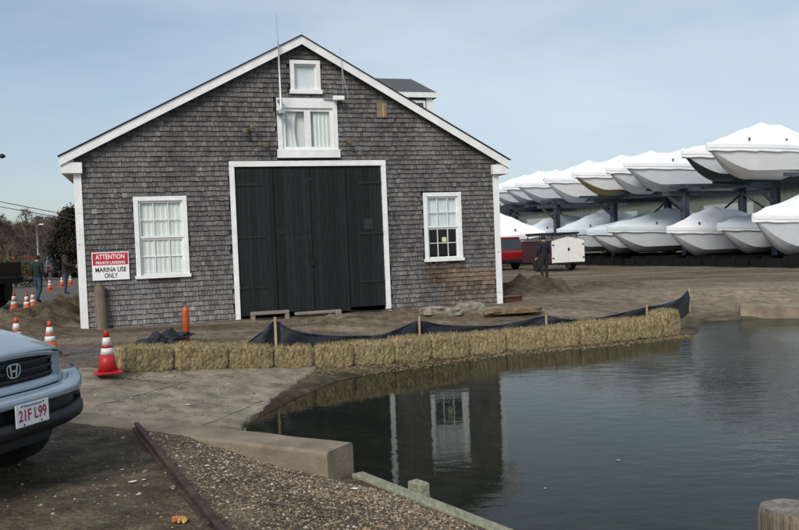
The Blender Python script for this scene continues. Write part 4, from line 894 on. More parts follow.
for s_ in (-1, 1):
    mb = MB()
    for xa, xb in (((-1.5, .87, 1.12), (-2.1, .715, 1.73)), ((-2.75, .895, 1.08), (-2.8, .72, 1.73)), ((-3.7, .895, 1.06), (-3.7, .72, 1.73)), ((-4.72, .89, 1.05), (-4.48, .73, 1.73))): 
        mb.bar((xa[0], s_*xa[1], xa[2]), (xb[0], s_*xb[1], xb[2]), .07, .05)
        mb.build('pillar', carblue, car); mb = MB()
    mb = MB(); mb.box((-1.95, s_*.93, 1.10), (-1.83, s_*1.10, 1.26)); mb.build('mirror', carblue, car, bevel=.03)
def wheel(parent, x, y, r=.36, w_=.23, m2=rim):
    mb = MB(); mb.lathe([(r*.62, -w_/2), (r*.95, -w_/2), (r, -w_/2+.03), (r, w_/2-.03), (r*.95, w_/2), (r*.62, w_/2)], 28, (x, y, r), axis='y'); tw_ = mb.build('wheel', tyre, parent, smooth=False)
    mb = MB(); mb.lathe([(r*.62, -w_/2+.02), (r*.2, -w_/2+.0), (r*.2, w_/2), (r*.62, w_/2-.02)], 20, (x, y, r), axis='y'); mb.build('rim', m2, tw_)
for x in (-.98, -3.65):
    for s_ in (-1, 1): wheel(car, x, s_*.84)
mb = MB(); mb.box((-4.6, -.8, .22), (-.55, .8, .42)); mb.build('underbody', blackpl, car)
# ------------------------------------------------------------------ shrink-wrapped boats on the rack
PB = Vector((13.9, 36.0, 0)); RD = Vector((-.42, .907, 0)); BD = Vector((-.907, -.42, 0)); brz = math.atan2(BD.y, BD.x)
def boat_meshes(Ln, B, D, Pk, seed, peak=.45):
    rnd = random.Random(seed); hull = MB(); bot = MB(); wr = MB(); H_ = []; Bt = []; Wp = []
    f1 = peak+.06+rnd.uniform(-.03, .03); f2 = peak-.16+rnd.uniform(-.04, .03)      # windscreen frame and aft frame hold the film up
    cps = [(0, .22+.2*rnd.random()), (f2, .78+.2*rnd.random()), (f1, 1.0), (f1+.17, .60+.08*rnd.random()), (.90, .27), (1, .05)]
    def rid(t_):
        for (a, u), (b, v) in zip(cps, cps[1:]):
            if t_ <= b: s_ = (t_-a)/(b-a); return Pk*(u+(v-u)*s_-.10*math.sin(math.pi*s_)*abs(u-v))
        return Pk*.05
    def dims(t_):
        w_ = B/2*(1 if t_ < .35 else max(.012, (1-((t_-.35)/.65)**2.2)))*(.93+.07*min(1, t_/.35))
        return w_, D*(.86+.16*t_**1.8)
    NS = 26
    for i in range(NS+1):
        t_ = i/NS; w_, sz = dims(t_); kz = .03*max(0, t_-.4)/.35 if t_ < .75 else .03+sz*.95*((t_-.75)/.25)**1.35; cz = kz+(sz-kz)*(.25-.05*max(0, (t_-.6)/.4)); cw = w_*(.88-.42*max(0, (t_-.5)/.5)**1.3); x = t_*Ln
        mz = (cz+sz)/2; mw = (cw+w_)/2+.01*w_
        Bt.append([(x, -cw, cz), (x, -cw*.5, (kz+cz)/2-.01), (x, 0, kz), (x, cw*.5, (kz+cz)/2-.01), (x, cw, cz)])
        H_.append(([(x, -w_, sz), (x, -mw, mz), (x, -cw, cz)], [(x, cw, cz), (x, mw, mz), (x, w_, sz)]))
    ts = sorted({0, f2*.5, f2, (f1+f2)/2, f1, f1+.05, f1+.11, f1+.17, .74, .80, .85, .90, .94, .97, 1.0, f2-.06})
    for i, t_ in enumerate(ts):
        w_, sz = dims(t_); x = t_*Ln; r_ = rid(t_); fl = max(0, 1-abs(t_-(f1+f2)/2)/.22); e1 = .30+.30*fl+rnd.uniform(-.03, .03); e2 = .66+.26*fl+rnd.uniform(-.03, .03); q = .20+.02*math.sin(i*2.1+seed); sw = 1-.04*rnd.random()
        Wp.append([(x, -(w_+.02), sz-q-.06), (x, -(w_+.035), sz+.02), (x, -w_*.74*sw, sz+.05+r_*e1), (x, -w_*.34, sz+.03+r_*e2), (x, 0, sz+r_), (x, w_*.34, sz+.03+r_*e2), (x, w_*.74*sw, sz+.05+r_*e1), (x, w_+.035, sz+.02), (x, w_+.02, sz-q-.06)])
    bot.grid(Bt); bot.add(Bt[0], [(0, 1, 2, 3, 4)]); hull.grid([h[0] for h in H_]); hull.grid([h[1] for h in H_]); hull.add(H_[0][0]+H_[0][1], [(0, 1, 2, 3, 4, 5)])
    wr.grid(Wp); wr.add(Wp[0], [tuple(range(9))]); wr.add(Wp[-1], [tuple(range(9))])
    ex = MB()       # cord round the hull that cinches the film, and two belly bands
    ring = []
    for t_ in [k/20 for k in range(21)]: w_, sz = dims(t_); ring.append((t_*Ln, w_+.03, sz-.13))
    ex.tube(ring, .014, 5); ex.tube([(x, -y, z) for x, y, z in ring], .014, 5)
    vt = [((f1-.02)*Ln, 1), ((f1+.2)*Ln, 1)]; vs = []
    for x, sd in vt:
        for sd in (-1, 1):
            w_, sz = dims(x/Ln); v = MB(); y0 = sd*(w_*.88+.03); z0 = sz+.16*Pk+.06; v.lathe([(.07, 0), (.06, .03), (.02, .04)] if sd > 0 else [(.02, -.04), (.06, -.03), (.07, 0)], 10, (x, y0, z0), axis='y'); vs.append(v)
    return hull, bot, wr, ex, vs
def boat(bowpx, level, k, Ln, B, D, Pk, hm, bm, wm_, seed, label, zdeck, peak=.45, z_keel=None, rzoff=0, group='shrink wrapped boats on the storage rack'):
    st = PB+RD*2.75*k; C0 = Vector((0, 0, EYE)); q = ray(bowpx, 200)
    # bow on this bay's line: intersect the bay line with the vertical plane through the sight line
    nv = Vector((q.y, -q.x, 0)); s_ = -(st.dot(nv))/(BD.dot(nv)); bow = st+BD*s_
    hull, bot, wr, ex, vs = boat_meshes(Ln, B, D, Pk, seed, peak); zk = zdeck-D*1.02 if z_keel is None else z_keel
    rz = brz+rzoff; dirv = Vector((math.cos(rz), math.sin(rz), 0)); base = bow-dirv*Ln
    t_ = thing('wrapped_boat', label, 'boat', (base.x, base.y, zk), rz, group)
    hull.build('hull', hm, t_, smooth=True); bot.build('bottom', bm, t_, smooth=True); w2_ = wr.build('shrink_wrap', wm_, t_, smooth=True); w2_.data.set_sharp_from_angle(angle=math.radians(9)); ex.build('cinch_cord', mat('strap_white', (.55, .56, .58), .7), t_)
    for v in vs: v.build('vent', mat('vent_grey', (.12, .13, .14), .6), w2_)
    return t_
UP = [(708, -.75, 7.8, 2.7, 1.45, 1.15, hullw, hullw, wrapm, 5.27, .55, 'upper rack boat nearest the right edge, biggest and brightest with flat topped cover'),
      (683, .1, 7.4, 2.5, 1.35, 1.0, hullg, bottomk, wrapm, 5.28, .45, 'upper rack boat with black bottom right behind the biggest one'),
      (625, 1.55, 7.8, 2.55, 1.4, .95, hullg, hullg, wrapm, 5.17, .45, 'upper rack boat with long shade-grey hull left of the black bottomed one'),
      (607, 2.2, 7.0, 2.5, 1.35, 1.1, hullg, hullg, wrapm, 5.12, .5, 'upper rack boat with small shade-grey hull right of the tan bottomed one'),
      (573, 3.1, 7.4, 2.5, 1.25, 1.15, hullw, bottomt, wrapm, 5.12, .5, 'upper rack boat with tan yellow bottom'),
      (545, 4.3, 7.2, 2.5, 1.45, 1.25, hullw, hullg, wrapm, 5.12, .5, 'upper rack boat with pointed cover left of the tan bottomed one'),
      (516, 5.6, 7.2, 2.5, 1.30, 1.0, hullg, hullg, wrapm, 5.15, .5, 'upper rack boat third from the boathouse corner'),
      (503, 6.5, 7.0, 2.5, 1.30, 1.1, hullg, hullg, wrapm, 5.2, .5, 'upper rack boat second from the boathouse corner'),
      (488, 7.4, 7.0, 2.5, 1.30, 1.1, hullg, hullg, wrapm, 5.2, .5, 'upper rack boat partly hidden behind the boathouse corner')]
for i, (px, k, Ln, B, D, Pk, hm, bm, wm_, zd, pkk, lb) in enumerate(UP): boat(px, 1, k, Ln, B, D, Pk, hm, bm, wm_, i*3+1, lb, zd, pkk)
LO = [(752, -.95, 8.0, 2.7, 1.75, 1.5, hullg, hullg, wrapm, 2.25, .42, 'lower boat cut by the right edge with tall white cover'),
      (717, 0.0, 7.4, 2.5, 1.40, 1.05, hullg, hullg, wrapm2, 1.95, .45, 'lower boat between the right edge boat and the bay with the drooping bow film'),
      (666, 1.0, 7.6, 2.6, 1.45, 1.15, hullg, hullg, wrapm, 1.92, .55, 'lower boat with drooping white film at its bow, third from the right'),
      (606, 2.3, 8.0, 2.6, 1.40, 1.1, hullg, hullg, wrapm2, 2.1, .45, 'lower boat with long shade-grey hull right of the white trailer'),
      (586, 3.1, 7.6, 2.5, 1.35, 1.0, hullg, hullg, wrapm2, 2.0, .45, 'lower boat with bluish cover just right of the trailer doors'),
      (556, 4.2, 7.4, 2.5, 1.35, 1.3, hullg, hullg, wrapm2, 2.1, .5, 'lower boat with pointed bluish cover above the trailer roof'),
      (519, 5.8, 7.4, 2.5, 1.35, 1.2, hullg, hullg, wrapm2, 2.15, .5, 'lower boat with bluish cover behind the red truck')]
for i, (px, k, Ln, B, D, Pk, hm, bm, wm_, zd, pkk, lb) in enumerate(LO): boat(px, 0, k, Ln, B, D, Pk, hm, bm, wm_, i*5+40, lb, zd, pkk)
# the rack
rk_ = thing('boat_rack', 'long blue grey steel rack carrying two levels of wrapped boats', 'boat rack', (14.5, 40.4, 0), 0)
O = Vector((0, 0, 0)); aft = -BD
front = [O+RD*(5.4*j) for j in range(-2, 5)]
for rowi, offa in enumerate((0, 4.0)):
    for j, p in enumerate(front):
        q = p+aft*offa; mb = MB()
        for s_ in (-1, 1): mb.bar(q+BD*s_*.14+Vector((0,0,0)), q+BD*s_*.14+Vector((0,0,3.72)), .30, .03, upv=BD)
        mb.bar(q, q+Vector((0, 0, 3.72)), .03, .26, upv=BD); mb.bar(q, q+Vector((0, 0, .05)), .5, .5); mb.build('column', steelb, rk_)
for offa in (0, 4.0):
    a, b = front[0]+aft*offa, front[-1]+aft*offa
    mb = MB()
    for zc in ((3.80,) if offa else (3.80,)): mb.bar(a-RD*2+Vector((0,0,zc)), b+RD*2+Vector((0,0,zc)), .16, .16)
    mb.build('long_beam', steelb, rk_)
for offa in (0, 4.0):
    a, b = front[0]+aft*offa, front[-1]+aft*offa
    mb = MB(); mb.bar(a-RD*2+Vector((0,0,.22)), b+RD*2+Vector((0,0,.22)), .2, .22); mb.build('base_beam', steelb, rk_)
for j in range(6):
    mb = MB(); a = front[j]+aft*4; b = front[j+1]+aft*4
    mb.bar(a+Vector((0,0,.3)), b+Vector((0,0,3.6)), .08, .08); mb.bar(b+Vector((0,0,.3)), a+Vector((0,0,3.6)), .08, .08); mb.build('cross_brace', steelb, rk_)
for j in range(7):
    mb = MB(); a = front[j]; mb.bar(a+BD*1.4+Vector((0,0,3.62)), a+aft*5.6+Vector((0,0,3.62)), .16, .24); mb.bar(a+Vector((0,0,2.7)), a+BD*1.1+Vector((0,0,3.52)), .1, .12); mb.build('arm', steelb, rk_)
k0 = -2.3
while k0 < 10.5:
    mb = MB(); q = RD*2.75*k0-BD*0
    for dz, sg_ in ((3.93, 1),):
        for s_ in (-.55, .55):
            pa = q+BD*1.2+RD*s_+Vector((0, 0, dz)); pb = q-BD*5.4+RD*s_+Vector((0, 0, dz)); mb.bar(pa, pb, .12, .14)
    mb.build('bunk', steelb, rk_)
    mb = MB()
    for s_ in (-.55, .55): mb.bar(q+BD*1.3+RD*s_+Vector((0,0,.30)), q-BD*5.4+RD*s_+Vector((0,0,.30)), .16, .44)
    for o_2 in (1.15, -1.4): mb.bar(q+BD*o_2-RD*1.3+Vector((0,0,.22)), q+BD*o_2+RD*1.3+Vector((0,0,.22)), .16, .36); mb.build('lower_bunk', mat('shadow_dark_bunk', (.018, .02, .022), .8, var=.3), rk_)  # near-black colour paints in the deep shadow under the lower boats
    k0 += 1.0
# bright covered boat on the ground behind the boathouse corner
t_ = boat(488, 0, 3.6, 6.8, 2.5, 1.3, 1.7, hullw, hullw, wrapm, 90, 'bright white covered boat on the ground right behind the boathouse corner', 2.0, .5, group='wrapped boats parked on the ground')
p = at(533, 262, .3); t_.location = (2.2, 49.5, .65); t_.rotation_euler = (0, 0, math.radians(-12))
# ------------------------------------------------------------------ storage shed behind the rack
A1 = PB-BD*15.5+RD*(-6); shd = thing('storage_shed', 'low sage green metal storage shed behind the boat rack', 'shed', (A1.x, A1.y, 0), math.atan2(RD.y, RD.x))
mb = MB(); mb.box((0, -14, -.2), (62, 0, 4.3)); mb.build('wall', greenwall, shd)
mb = MB()
for i in range(124): mb.box((i*.5+.1, .0, 0), (i*.5+.16, .03, 4.28))
mb.build('siding_ribs', greenwall, shd)
mb = MB(); mb.add([(-.3,.4,4.25),(62.3,.4,4.25),(62.3,-7,5.3),(-.3,-7,5.3),(-.3,-14.4,4.25),(62.3,-14.4,4.25)], [(0,1,2,3),(3,2,5,4)]); mb.add([(0,0,4.3),(0,-7,5.25),(0,-14,4.3)], [(0,1,2)]); mb.build('roof', roofpale, shd)
for i in range(5):
    mb = MB(); x = 6+i*11; mb.box((x, .01, 0), (x+4.2, .06, 3.5)); mb.build('roller_door', mat('pale_door', (.38, .4, .4), .5), shd)
# ------------------------------------------------------------------ trailer, truck, person on the right
tr = at(568, 272, 0); trz = math.radians(90+15)      # local +x forward, away from camera and to the left
tl = thing('cargo_trailer', 'small maroon cargo trailer with white double rear doors', 'trailer', (8.3, 39.3, 0), math.radians(110))
mb = MB(); hw = .92; Lt = 3.0; zb, zt_, zr = .42, 1.52, 1.70
mb.add([(0,-hw,zb),(Lt,-hw,zb),(Lt,-hw,zt_),(0,-hw,zt_)], [(0,1,2,3)]); mb.add([(0,hw,zb),(Lt,hw,zb),(Lt,hw,zt_),(0,hw,zt_)], [(3,2,1,0)]); mb.add([(Lt,-hw,zb),(Lt,hw,zb),(Lt,hw,zt_),(Lt,0,zr),(Lt,-hw,zt_)], [(0,1,2,3,4)]); mb.add([(0,-hw,zb),(Lt,-hw,zb),(Lt,hw,zb),(0,hw,zb)], [(0,1,2,3)]); mb.build('side_panel', maroon, tl)
mb = MB(); mb.grid([[(x, -hw-.04, zt_-.02), (x, -hw*.5, (zt_+zr)/2+.02), (x, 0, zr+.02), (x, hw*.5, (zt_+zr)/2+.02), (x, hw+.04, zt_-.02)] for x in (-.04, Lt+.04)]); mb.build('roof', mat('brown_roof', (.09, .07, .06), .6), tl, solid=.02)
for s_ in (-1, 1):
    mb = MB(); a, b = (s_*.008, s_*hw); mb.add([(-.03,a,zb),(-.03,b,zb),(-.03,b,zt_),(-.03,a,zr-.01),(.0,a,zb),(.0,b,zb),(.0,b,zt_),(.0,a,zr-.01)], [(0,1,2,3),(4,7,6,5),(0,4,5,1),(1,5,6,2),(2,6,7,3),(3,7,4,0)]); dd = mb.build('rear_door', whitepanel, tl)
    mb = MB()
    for z in (.65, 1.3): mb.box((-.05, s_*(hw-.12), z-.03), (-.031, s_*(hw-.02), z+.03))
    mb.build('hinge', blackpl, dd)
mb = MB(); mb.box((-.06, -.07, 1.0), (-.032, .03, 1.14)); mb.build('latch', blackpl, tl, bevel=.01)
mb = MB(); mb.box((-.08, -.10, .15), (.1, .10, .42)); mb.box((-.06, -.8, .36), (.0, .8, .43)); mb.build('bumper', blackpl, tl)
for s_ in (-1, 1): wheel(tl, 1.3, s_*(hw+.06), .33, .2, carwhite)
mb = MB()
for s_ in (-.7, .7): mb.bar((.1, s_, 1.86), (2.9, s_, 1.86), .05, .10)
for x in (.3, 1.5, 2.7): mb.bar((x, -.7, 1.80), (x, .7, 1.80), .05, .05)
for x in (.3, 1.5, 2.7):
    for s_ in (-.7, .7): mb.bar((x, s_, 1.55), (x, s_, 1.86), .04, .04)
mb.build('roof_rack', blackpl, tl)
mb = MB(); mb.bar((Lt, 0, .40), (Lt+1.1, 0, .45), .1, .1); mb.build('drawbar', blackpl, tl)
def vehicle(name, label, cat, loc, rz, paint, kind='suv', group=None, sc_=1.0):
    t_ = thing(name, label, cat, loc, rz, group); t_.scale = (sc_,)*3; hw = .9
    if kind == 'pickup':
        bp_ = [(0,.55),(0,1.15),(2.0,1.15),(2.02,1.1),(3.9,1.12),(5.2,1.02),(5.35,.85),(5.35,.45),(0,.45)]; cab = [(2.05,1.12),(2.25,1.72),(3.35,1.74),(4.0,1.12)]; wx = (1.0, 4.35)
    elif kind == 'sedan':
        bp_ = [(0,.45),(-.02,.85),(.3,.95),(1.2,.98),(3.2,.95),(4.4,.80),(4.55,.6),(4.5,.35),(.1,.35)]; cab = [(.6,.95),(1.2,1.38),(2.5,1.42),(3.4,.94)]; wx = (.9, 3.6)
    else:
        bp_ = [(0,.45),(-.03,.95),(.05,1.08),(3.3,1.08),(4.4,.98),(4.6,.75),(4.6,.4),(.1,.38)]; cab = [(.05,1.07),(.3,1.72),(2.6,1.76),(3.4,1.07)]; wx = (.95, 3.7)
    def extr(prof, w0, mb, taper=1):
        n_ = len(prof); vs = [(x, -w0, z) for x, z in prof]+[(x, w0, z) for x, z in prof]; mb.add(vs, [tuple(range(n_))[::-1], tuple(range(n_, 2*n_))]+[(i, (i+1) % n_, n_+(i+1) % n_, n_+i) for i in range(n_)])
    mb = MB(); extr(bp_, hw, mb); mb.build('body', paint, t_, bevel=.06)
    mb = MB(); n_ = 4; vs = [(x, -hw*(.94 if z < 1.3 and i in (0, 3) else .76), z) for i, (x, z) in enumerate(cab)]; vs += [(x, -y, z) for x, y, z in vs]
    mb.add(vs, [(3,2,1,0),(4,5,6,7),(0,1,5,4),(2,3,7,6)]); mb.build('window_glass', carglass, t_)
    mb = MB(); (xa, za), (xb, zb_) = cab[1], cab[2]; mb.box((xa-.03, -hw*.78, min(za, zb_)-.03), (xb+.05, hw*.78, max(za, zb_)+.03)); 
    for i, j in ((0, 1), (3, 2)):
        for s_ in (-1, 1): mb.bar((cab[i][0], s_*hw*.94, cab[i][1]), (cab[j][0], s_*hw*.77, cab[j][1]), .08, .06)
    xm = (xa+xb)/2
    for s_ in (-1, 1): mb.bar((xm, s_*hw*.95, cab[0][1]), (xm, s_*hw*.78, za), .09, .05)
    mb.build('roof', paint, t_, bevel=.02)
    for x in wx:
        for s_ in (-1, 1): wheel(t_, x, s_*(hw-.10), .34, .22)
    for s_ in (-1, 1):
        mb = MB(); mb.box((-.05, s_*.62, .75), (-.01, s_*.85, .95)); mb.build('tail_light', mat('tail_red', (.3, .01, .01), .3), t_, bevel=.01)
        mb = MB(); mb.box((bp_[-3][0]-.06, s_*.55, .66), (bp_[-3][0]+.02, s_*.84, .8)); mb.build('headlight', carlight, t_, bevel=.01)
    mb = MB(); mb.box((-.10, -.85, .42), (-.03, .85, .6)); mb.build('bumper', chrome if kind == 'pickup' else blackpl, t_, bevel=.02)
    return t_
p = Vector((5.7, 42.4, 0))
vehicle('parked_car', 'red sport utility car seen past the boathouse corner in front of the maroon trailer', 'car', (6.0, 42.9, 0), math.radians(112), redpaint, 'suv')
# ------------------------------------------------------------------ people
def person(label, loc, rz, joints, top, legs, hairm=hair, cap_=True, group=None):
    """joints: dict of name -> (x, y, z) in metres, local +y = facing"""
    j = dict(pelvis=(0,0,.95), waist=(0,.0,1.08), chest=(0,0,1.30), sh=(0,-.01,1.44), neck=(0,0,1.52), head=(0,.02,1.63), crown=(0,.01,1.73),
        lsh=(-.18,0,1.42), lel=(-.25,-.02,1.15), lwr=(-.26,.10,.92), lha=(-.26,.13,.85), rsh=(.18,0,1.42), rel=(.25,-.02,1.15), rwr=(.26,.10,.92), rha=(.26,.13,.85),
        lhip=(-.10,0,.90), lkn=(-.11,.02,.49), lan=(-.11,-.02,.09), lto=(-.12,.16,.04), rhip=(.10,0,.90), rkn=(.11,.02,.49), ran=(.11,-.02,.09), rto=(.12,.16,.04))
    j.update(joints); names = list(j); V = [Vector(j[k]) for k in names]; I = {k: i for i, k in enumerate(names)}
    R = dict(pelvis=.155, waist=.150, chest=.175, sh=.12, neck=.062, head=.095, crown=.075, lsh=.085, lel=.058, lwr=.040, lha=.036, lhip=.11, lkn=.072, lan=.052, lto=.04)
    E = [('pelvis','waist'),('waist','chest'),('chest','sh'),('sh','neck'),('neck','head'),('head','crown')]
    for s_ in 'lr': E += [('sh', s_+'sh'), (s_+'sh', s_+'el'), (s_+'el', s_+'wr'), (s_+'wr', s_+'ha'), ('pelvis', s_+'hip'), (s_+'hip', s_+'kn'), (s_+'kn', s_+'an'), (s_+'an', s_+'to')]
    E = [(I[a], I[b]) for a, b in E]; rad = [R.get(k, R.get('l'+k[1:], .05)) for k in names]
    for s_ in 'lr':     # five fingers
        h = Vector(j[s_+'ha']); d = (h-Vector(j[s_+'wr'])).normalized(); side = d.cross(Vector((1, 0, 0)) if abs(d.x) < .7 else Vector((0, 0, 1))).normalized(); palm = d.cross(side)
        for q in range(5):
            if q < 4:
                ln = (.075, .085, .078, .06)[q]; b0 = h+side*(.027-.018*q)+d*.02; t1 = b0+d*ln*.5+palm*.008; t2 = b0+d*ln+palm*.03
            else: b0 = h+side*.03-d*.02; t1 = b0+side*.025+d*.02; t2 = t1+d*.035
            i0 = len(V); V += [b0, t1, t2]; rad += [.012, .010, .008]; E += [(I[s_+'ha'], i0), (i0, i0+1), (i0+1, i0+2)]
    me_ = bpy.data.meshes.new('person'); me_.from_pydata([tuple(v) for v in V], E, []); o = bpy.data.objects.new('tmp', me_); COL.objects.link(o)
    md = o.modifiers.new('skin', 'SKIN'); me_.skin_vertices.items() if False else None
    if not me_.skin_vertices: bpy.context.view_layer.update()
    sk = me_.skin_vertices[0] if len(me_.skin_vertices) else None
    if sk is None:
        bpy.context.view_layer.objects.active = o; bpy.ops.mesh.customdata_skin_add(); sk = me_.skin_vertices[0]
    for i, r_ in enumerate(rad):
        nm = names[i] if i < len(names) else ''; k = .78 if nm in ('pelvis', 'waist', 'chest') else 1; sk.data[i].radius = (r_, r_*k)
    for i in range(len(V)): sk.data[i].use_root = (i == 0)
    sb = o.modifiers.new('sub', 'SUBSURF'); sb.levels = 2; sb.render_levels = 2
    bpy.context.view_layer.update(); dg = bpy.context.evaluated_depsgraph_get(); nm_ = bpy.data.meshes.new_from_object(o.evaluated_get(dg)); bpy.data.objects.remove(o)
    po = bpy.data.objects.new('person', nm_); COL.objects.link(po); nm_.materials.clear()
    for m_ in (skin, top, legs, shoem): nm_.materials.append(m_)
    hands = [Vector(j['lha']), Vector(j['rha'])]; arms = [Vector(j[k]) for k in ('lel', 'rel', 'lwr', 'rwr')]
    for f_ in nm_.polygons:
        c_ = f_.center; f_.use_smooth = True
        if c_.z > 1.53: mi = 0
        elif min((c_-h).length for h in hands) < .13 and min((c_-h).length for h in hands) < min((c_-a).length for a in arms[2:]) : mi = 0
        elif c_.z < .12: mi = 3
        elif c_.z < .93 and min((c_-a).length for a in arms) > .12: mi = 2
        else: mi = 1
        f_.material_index = mi
    po.location = loc; po.rotation_euler = (0, 0, rz)
    hm_ = MB(); hd = Vector(j['head']); rows = []
    for i in range(8):
        ph = math.pi*.5*i/7*1.15; rows.append([(hd.x+.108*math.cos(ph-.25)*math.cos(a)*1.0, hd.y-.012+.118*math.cos(ph-.25)*math.sin(a), hd.z+.02+.12*math.sin(ph-.25)) for a in [6.283*q/14 for q in range(14)]])
    hm_.grid(rows, close=True); hm_.build('hair' if not cap_ else 'cap', hairm, po, smooth=True)
    fm = MB(); fy = hd.y+.092; fm.add([(hd.x-.016, fy, hd.z-.02), (hd.x+.016, fy, hd.z-.02), (hd.x, fy+.03, hd.z-.018), (hd.x, fy, hd.z+.025)], [(0,1,2),(1,3,2),(3,0,2)]); fm.build('nose', skin, po)
    fm = MB(); 
    for s_ in (-1, 1): fm.lathe([(.004, 0), (.011, .004), (.002, .012)], 8, (hd.x+s_*.034, fy-.008, hd.z+.012), axis='y')
    fm.box((hd.x-.022, fy-.006, hd.z-.055), (hd.x+.022, fy+.004, hd.z-.047)); fm.build('face_features', hair, po)
    fm = MB()
    for s_ in (-1, 1): fm.lathe([(.006, -.012), (.026, 0), (.006, .012)], 8, (hd.x+s_*.098, hd.y, hd.z-.005), axis='x')
    fm.build('ears', skin, po, smooth=True)
    return tag(po, label, 'person', group)
person('person in dark coat and trousers standing beside the maroon trailer', (5.59, 30.9, hz(5.59, 30.9)), math.radians(25), dict(lha=(-.25,.16,.90), lwr=(-.25,.13,.97), rto=(.14,.17,.04), rkn=(.12,.05,.49), rha=(.22,.2,.98), rwr=(.23,.14,1.02)), coatn, pantsd)
person('person in dark green coat and blue jeans walking near the road cones', (-13.35, 29.5, hz(-13.35, 29.5)), math.radians(-20), dict(lkn=(-.11,.10,.50), lan=(-.11,.06,.09), lto=(-.12,.24,.04), rkn=(.11,-.02,.49), ran=(.11,-.20,.12), rto=(.12,-.02,.04), lwr=(-.25,.18,1.0), lha=(-.24,.24,1.02)), coatg, jeans)
person('person in brown coat and jeans reaching out one arm, behind the other', (-14.9, 35.6, hz(-14.9, 35.6)), math.radians(-70), dict(rel=(.24,.22,1.25), rwr=(.20,.46,1.28), rha=(.19,.54,1.29), lel=(-.24,.20,1.22), lwr=(-.2,.42,1.22), lha=(-.18,.49,1.22)), coatb, jeans)
# ------------------------------------------------------------------ left background: truck, cars, trees, pole, wires
tk_ = thing('work_truck', 'dark flatbed work truck cut by the left edge with big rear tyres', 'truck', (-13.0, 26.4, 0), math.radians(178))
mb = MB(); mb.box((0, -1.15, .85), (4.6, 1.15, 1.05)); mb.build('flatbed', mat('black_frame', (.02, .018, .015), .7), tk_, bevel=.02)
mb = MB(); mb.box((.05, -1.12, 1.06), (.12, 1.12, 1.55)); mb.box((.13, -1.14, 1.06), (4.5, -1.08, 1.5)); mb.box((.13, 1.08, 1.06), (4.5, 1.14, 1.5)); mb.build('stake_sides', mat('brown_stake_side', (.035, .025, .018), .8), tk_)
mb = MB(); mb.box((4.7, -1.05, .6), (6.6, 1.05, 2.3)); mb.build('cab', mat('cab_maroon', (.06, .02, .015), .4), tk_, bevel=.12)
mb = MB(); mb.box((4.68, -.8, 1.5), (4.695, .8, 2.1)); mb.box((5.0, -1.06, 1.5), (6.2, -1.052, 2.1)); mb.box((5.0, 1.052, 1.5), (6.2, 1.06, 2.1)); mb.build('cab_window', carglass, tk_)
for x in (.95, 5.6):
    for s_ in (-1, 1): wheel(tk_, x, s_*.92, .48, .42)
for s_ in (-1, 1): mb = MB(); mb.box((.32, s_*.75-.25, .25), (.35, s_*.75+.25, .9)); mb.build('mud_flap', blackpl, tk_)
vehicle('parked_car', 'red car with a white rear panel beyond the walking person', 'car', (-26.6, 57.0, 0), math.radians(118), redpaint, 'suv', 'cars parked beyond the road')
for i, (px, Y, m_, kd, rz, lb) in enumerate([(57,68,cargrey,'suv',118,'grey car just right of the red car'),(64,66,carblack,'sedan',115,'dark car second from the building corner'),(71,64,cargrey,'sedan',118,'grey blue car partly hidden by the white corner board'),(79,68,carblack,'suv',118,'dark car beyond the boathouse corner, mostly hidden'),(44,76,carblack,'sedan',115,'dark car behind the red car')]):
    p = atY(px, 257, Y); vehicle('parked_car', lb, 'car', (p.x, p.y, 0), math.radians(rz), m_, kd, 'cars parked beyond the road')
# far pole with lamp
p = atY(37.5, 240, 110); o = thing('lamp_pole', 'pale thin lamp pole standing before the wooded hill', 'lamp pole', (p.x, p.y, 0)); zt_ = atY(37, 225, 110).z
mb = MB(); mb.tube([(0, 0, 0), (0, 0, zt_)], [.16, .11], 8); mb.build('pole', galv, o, smooth=True); mb = MB(); mb.tube([(0, 0, zt_-.1), (.5, 0, zt_+.05)], .05, 6); mb.build('arm', galv, o); mb = MB(); mb.box((.4, -.15, zt_-.02), (.95, .15, zt_+.14)); mb.build('lamp_head', white, o, bevel=.05)
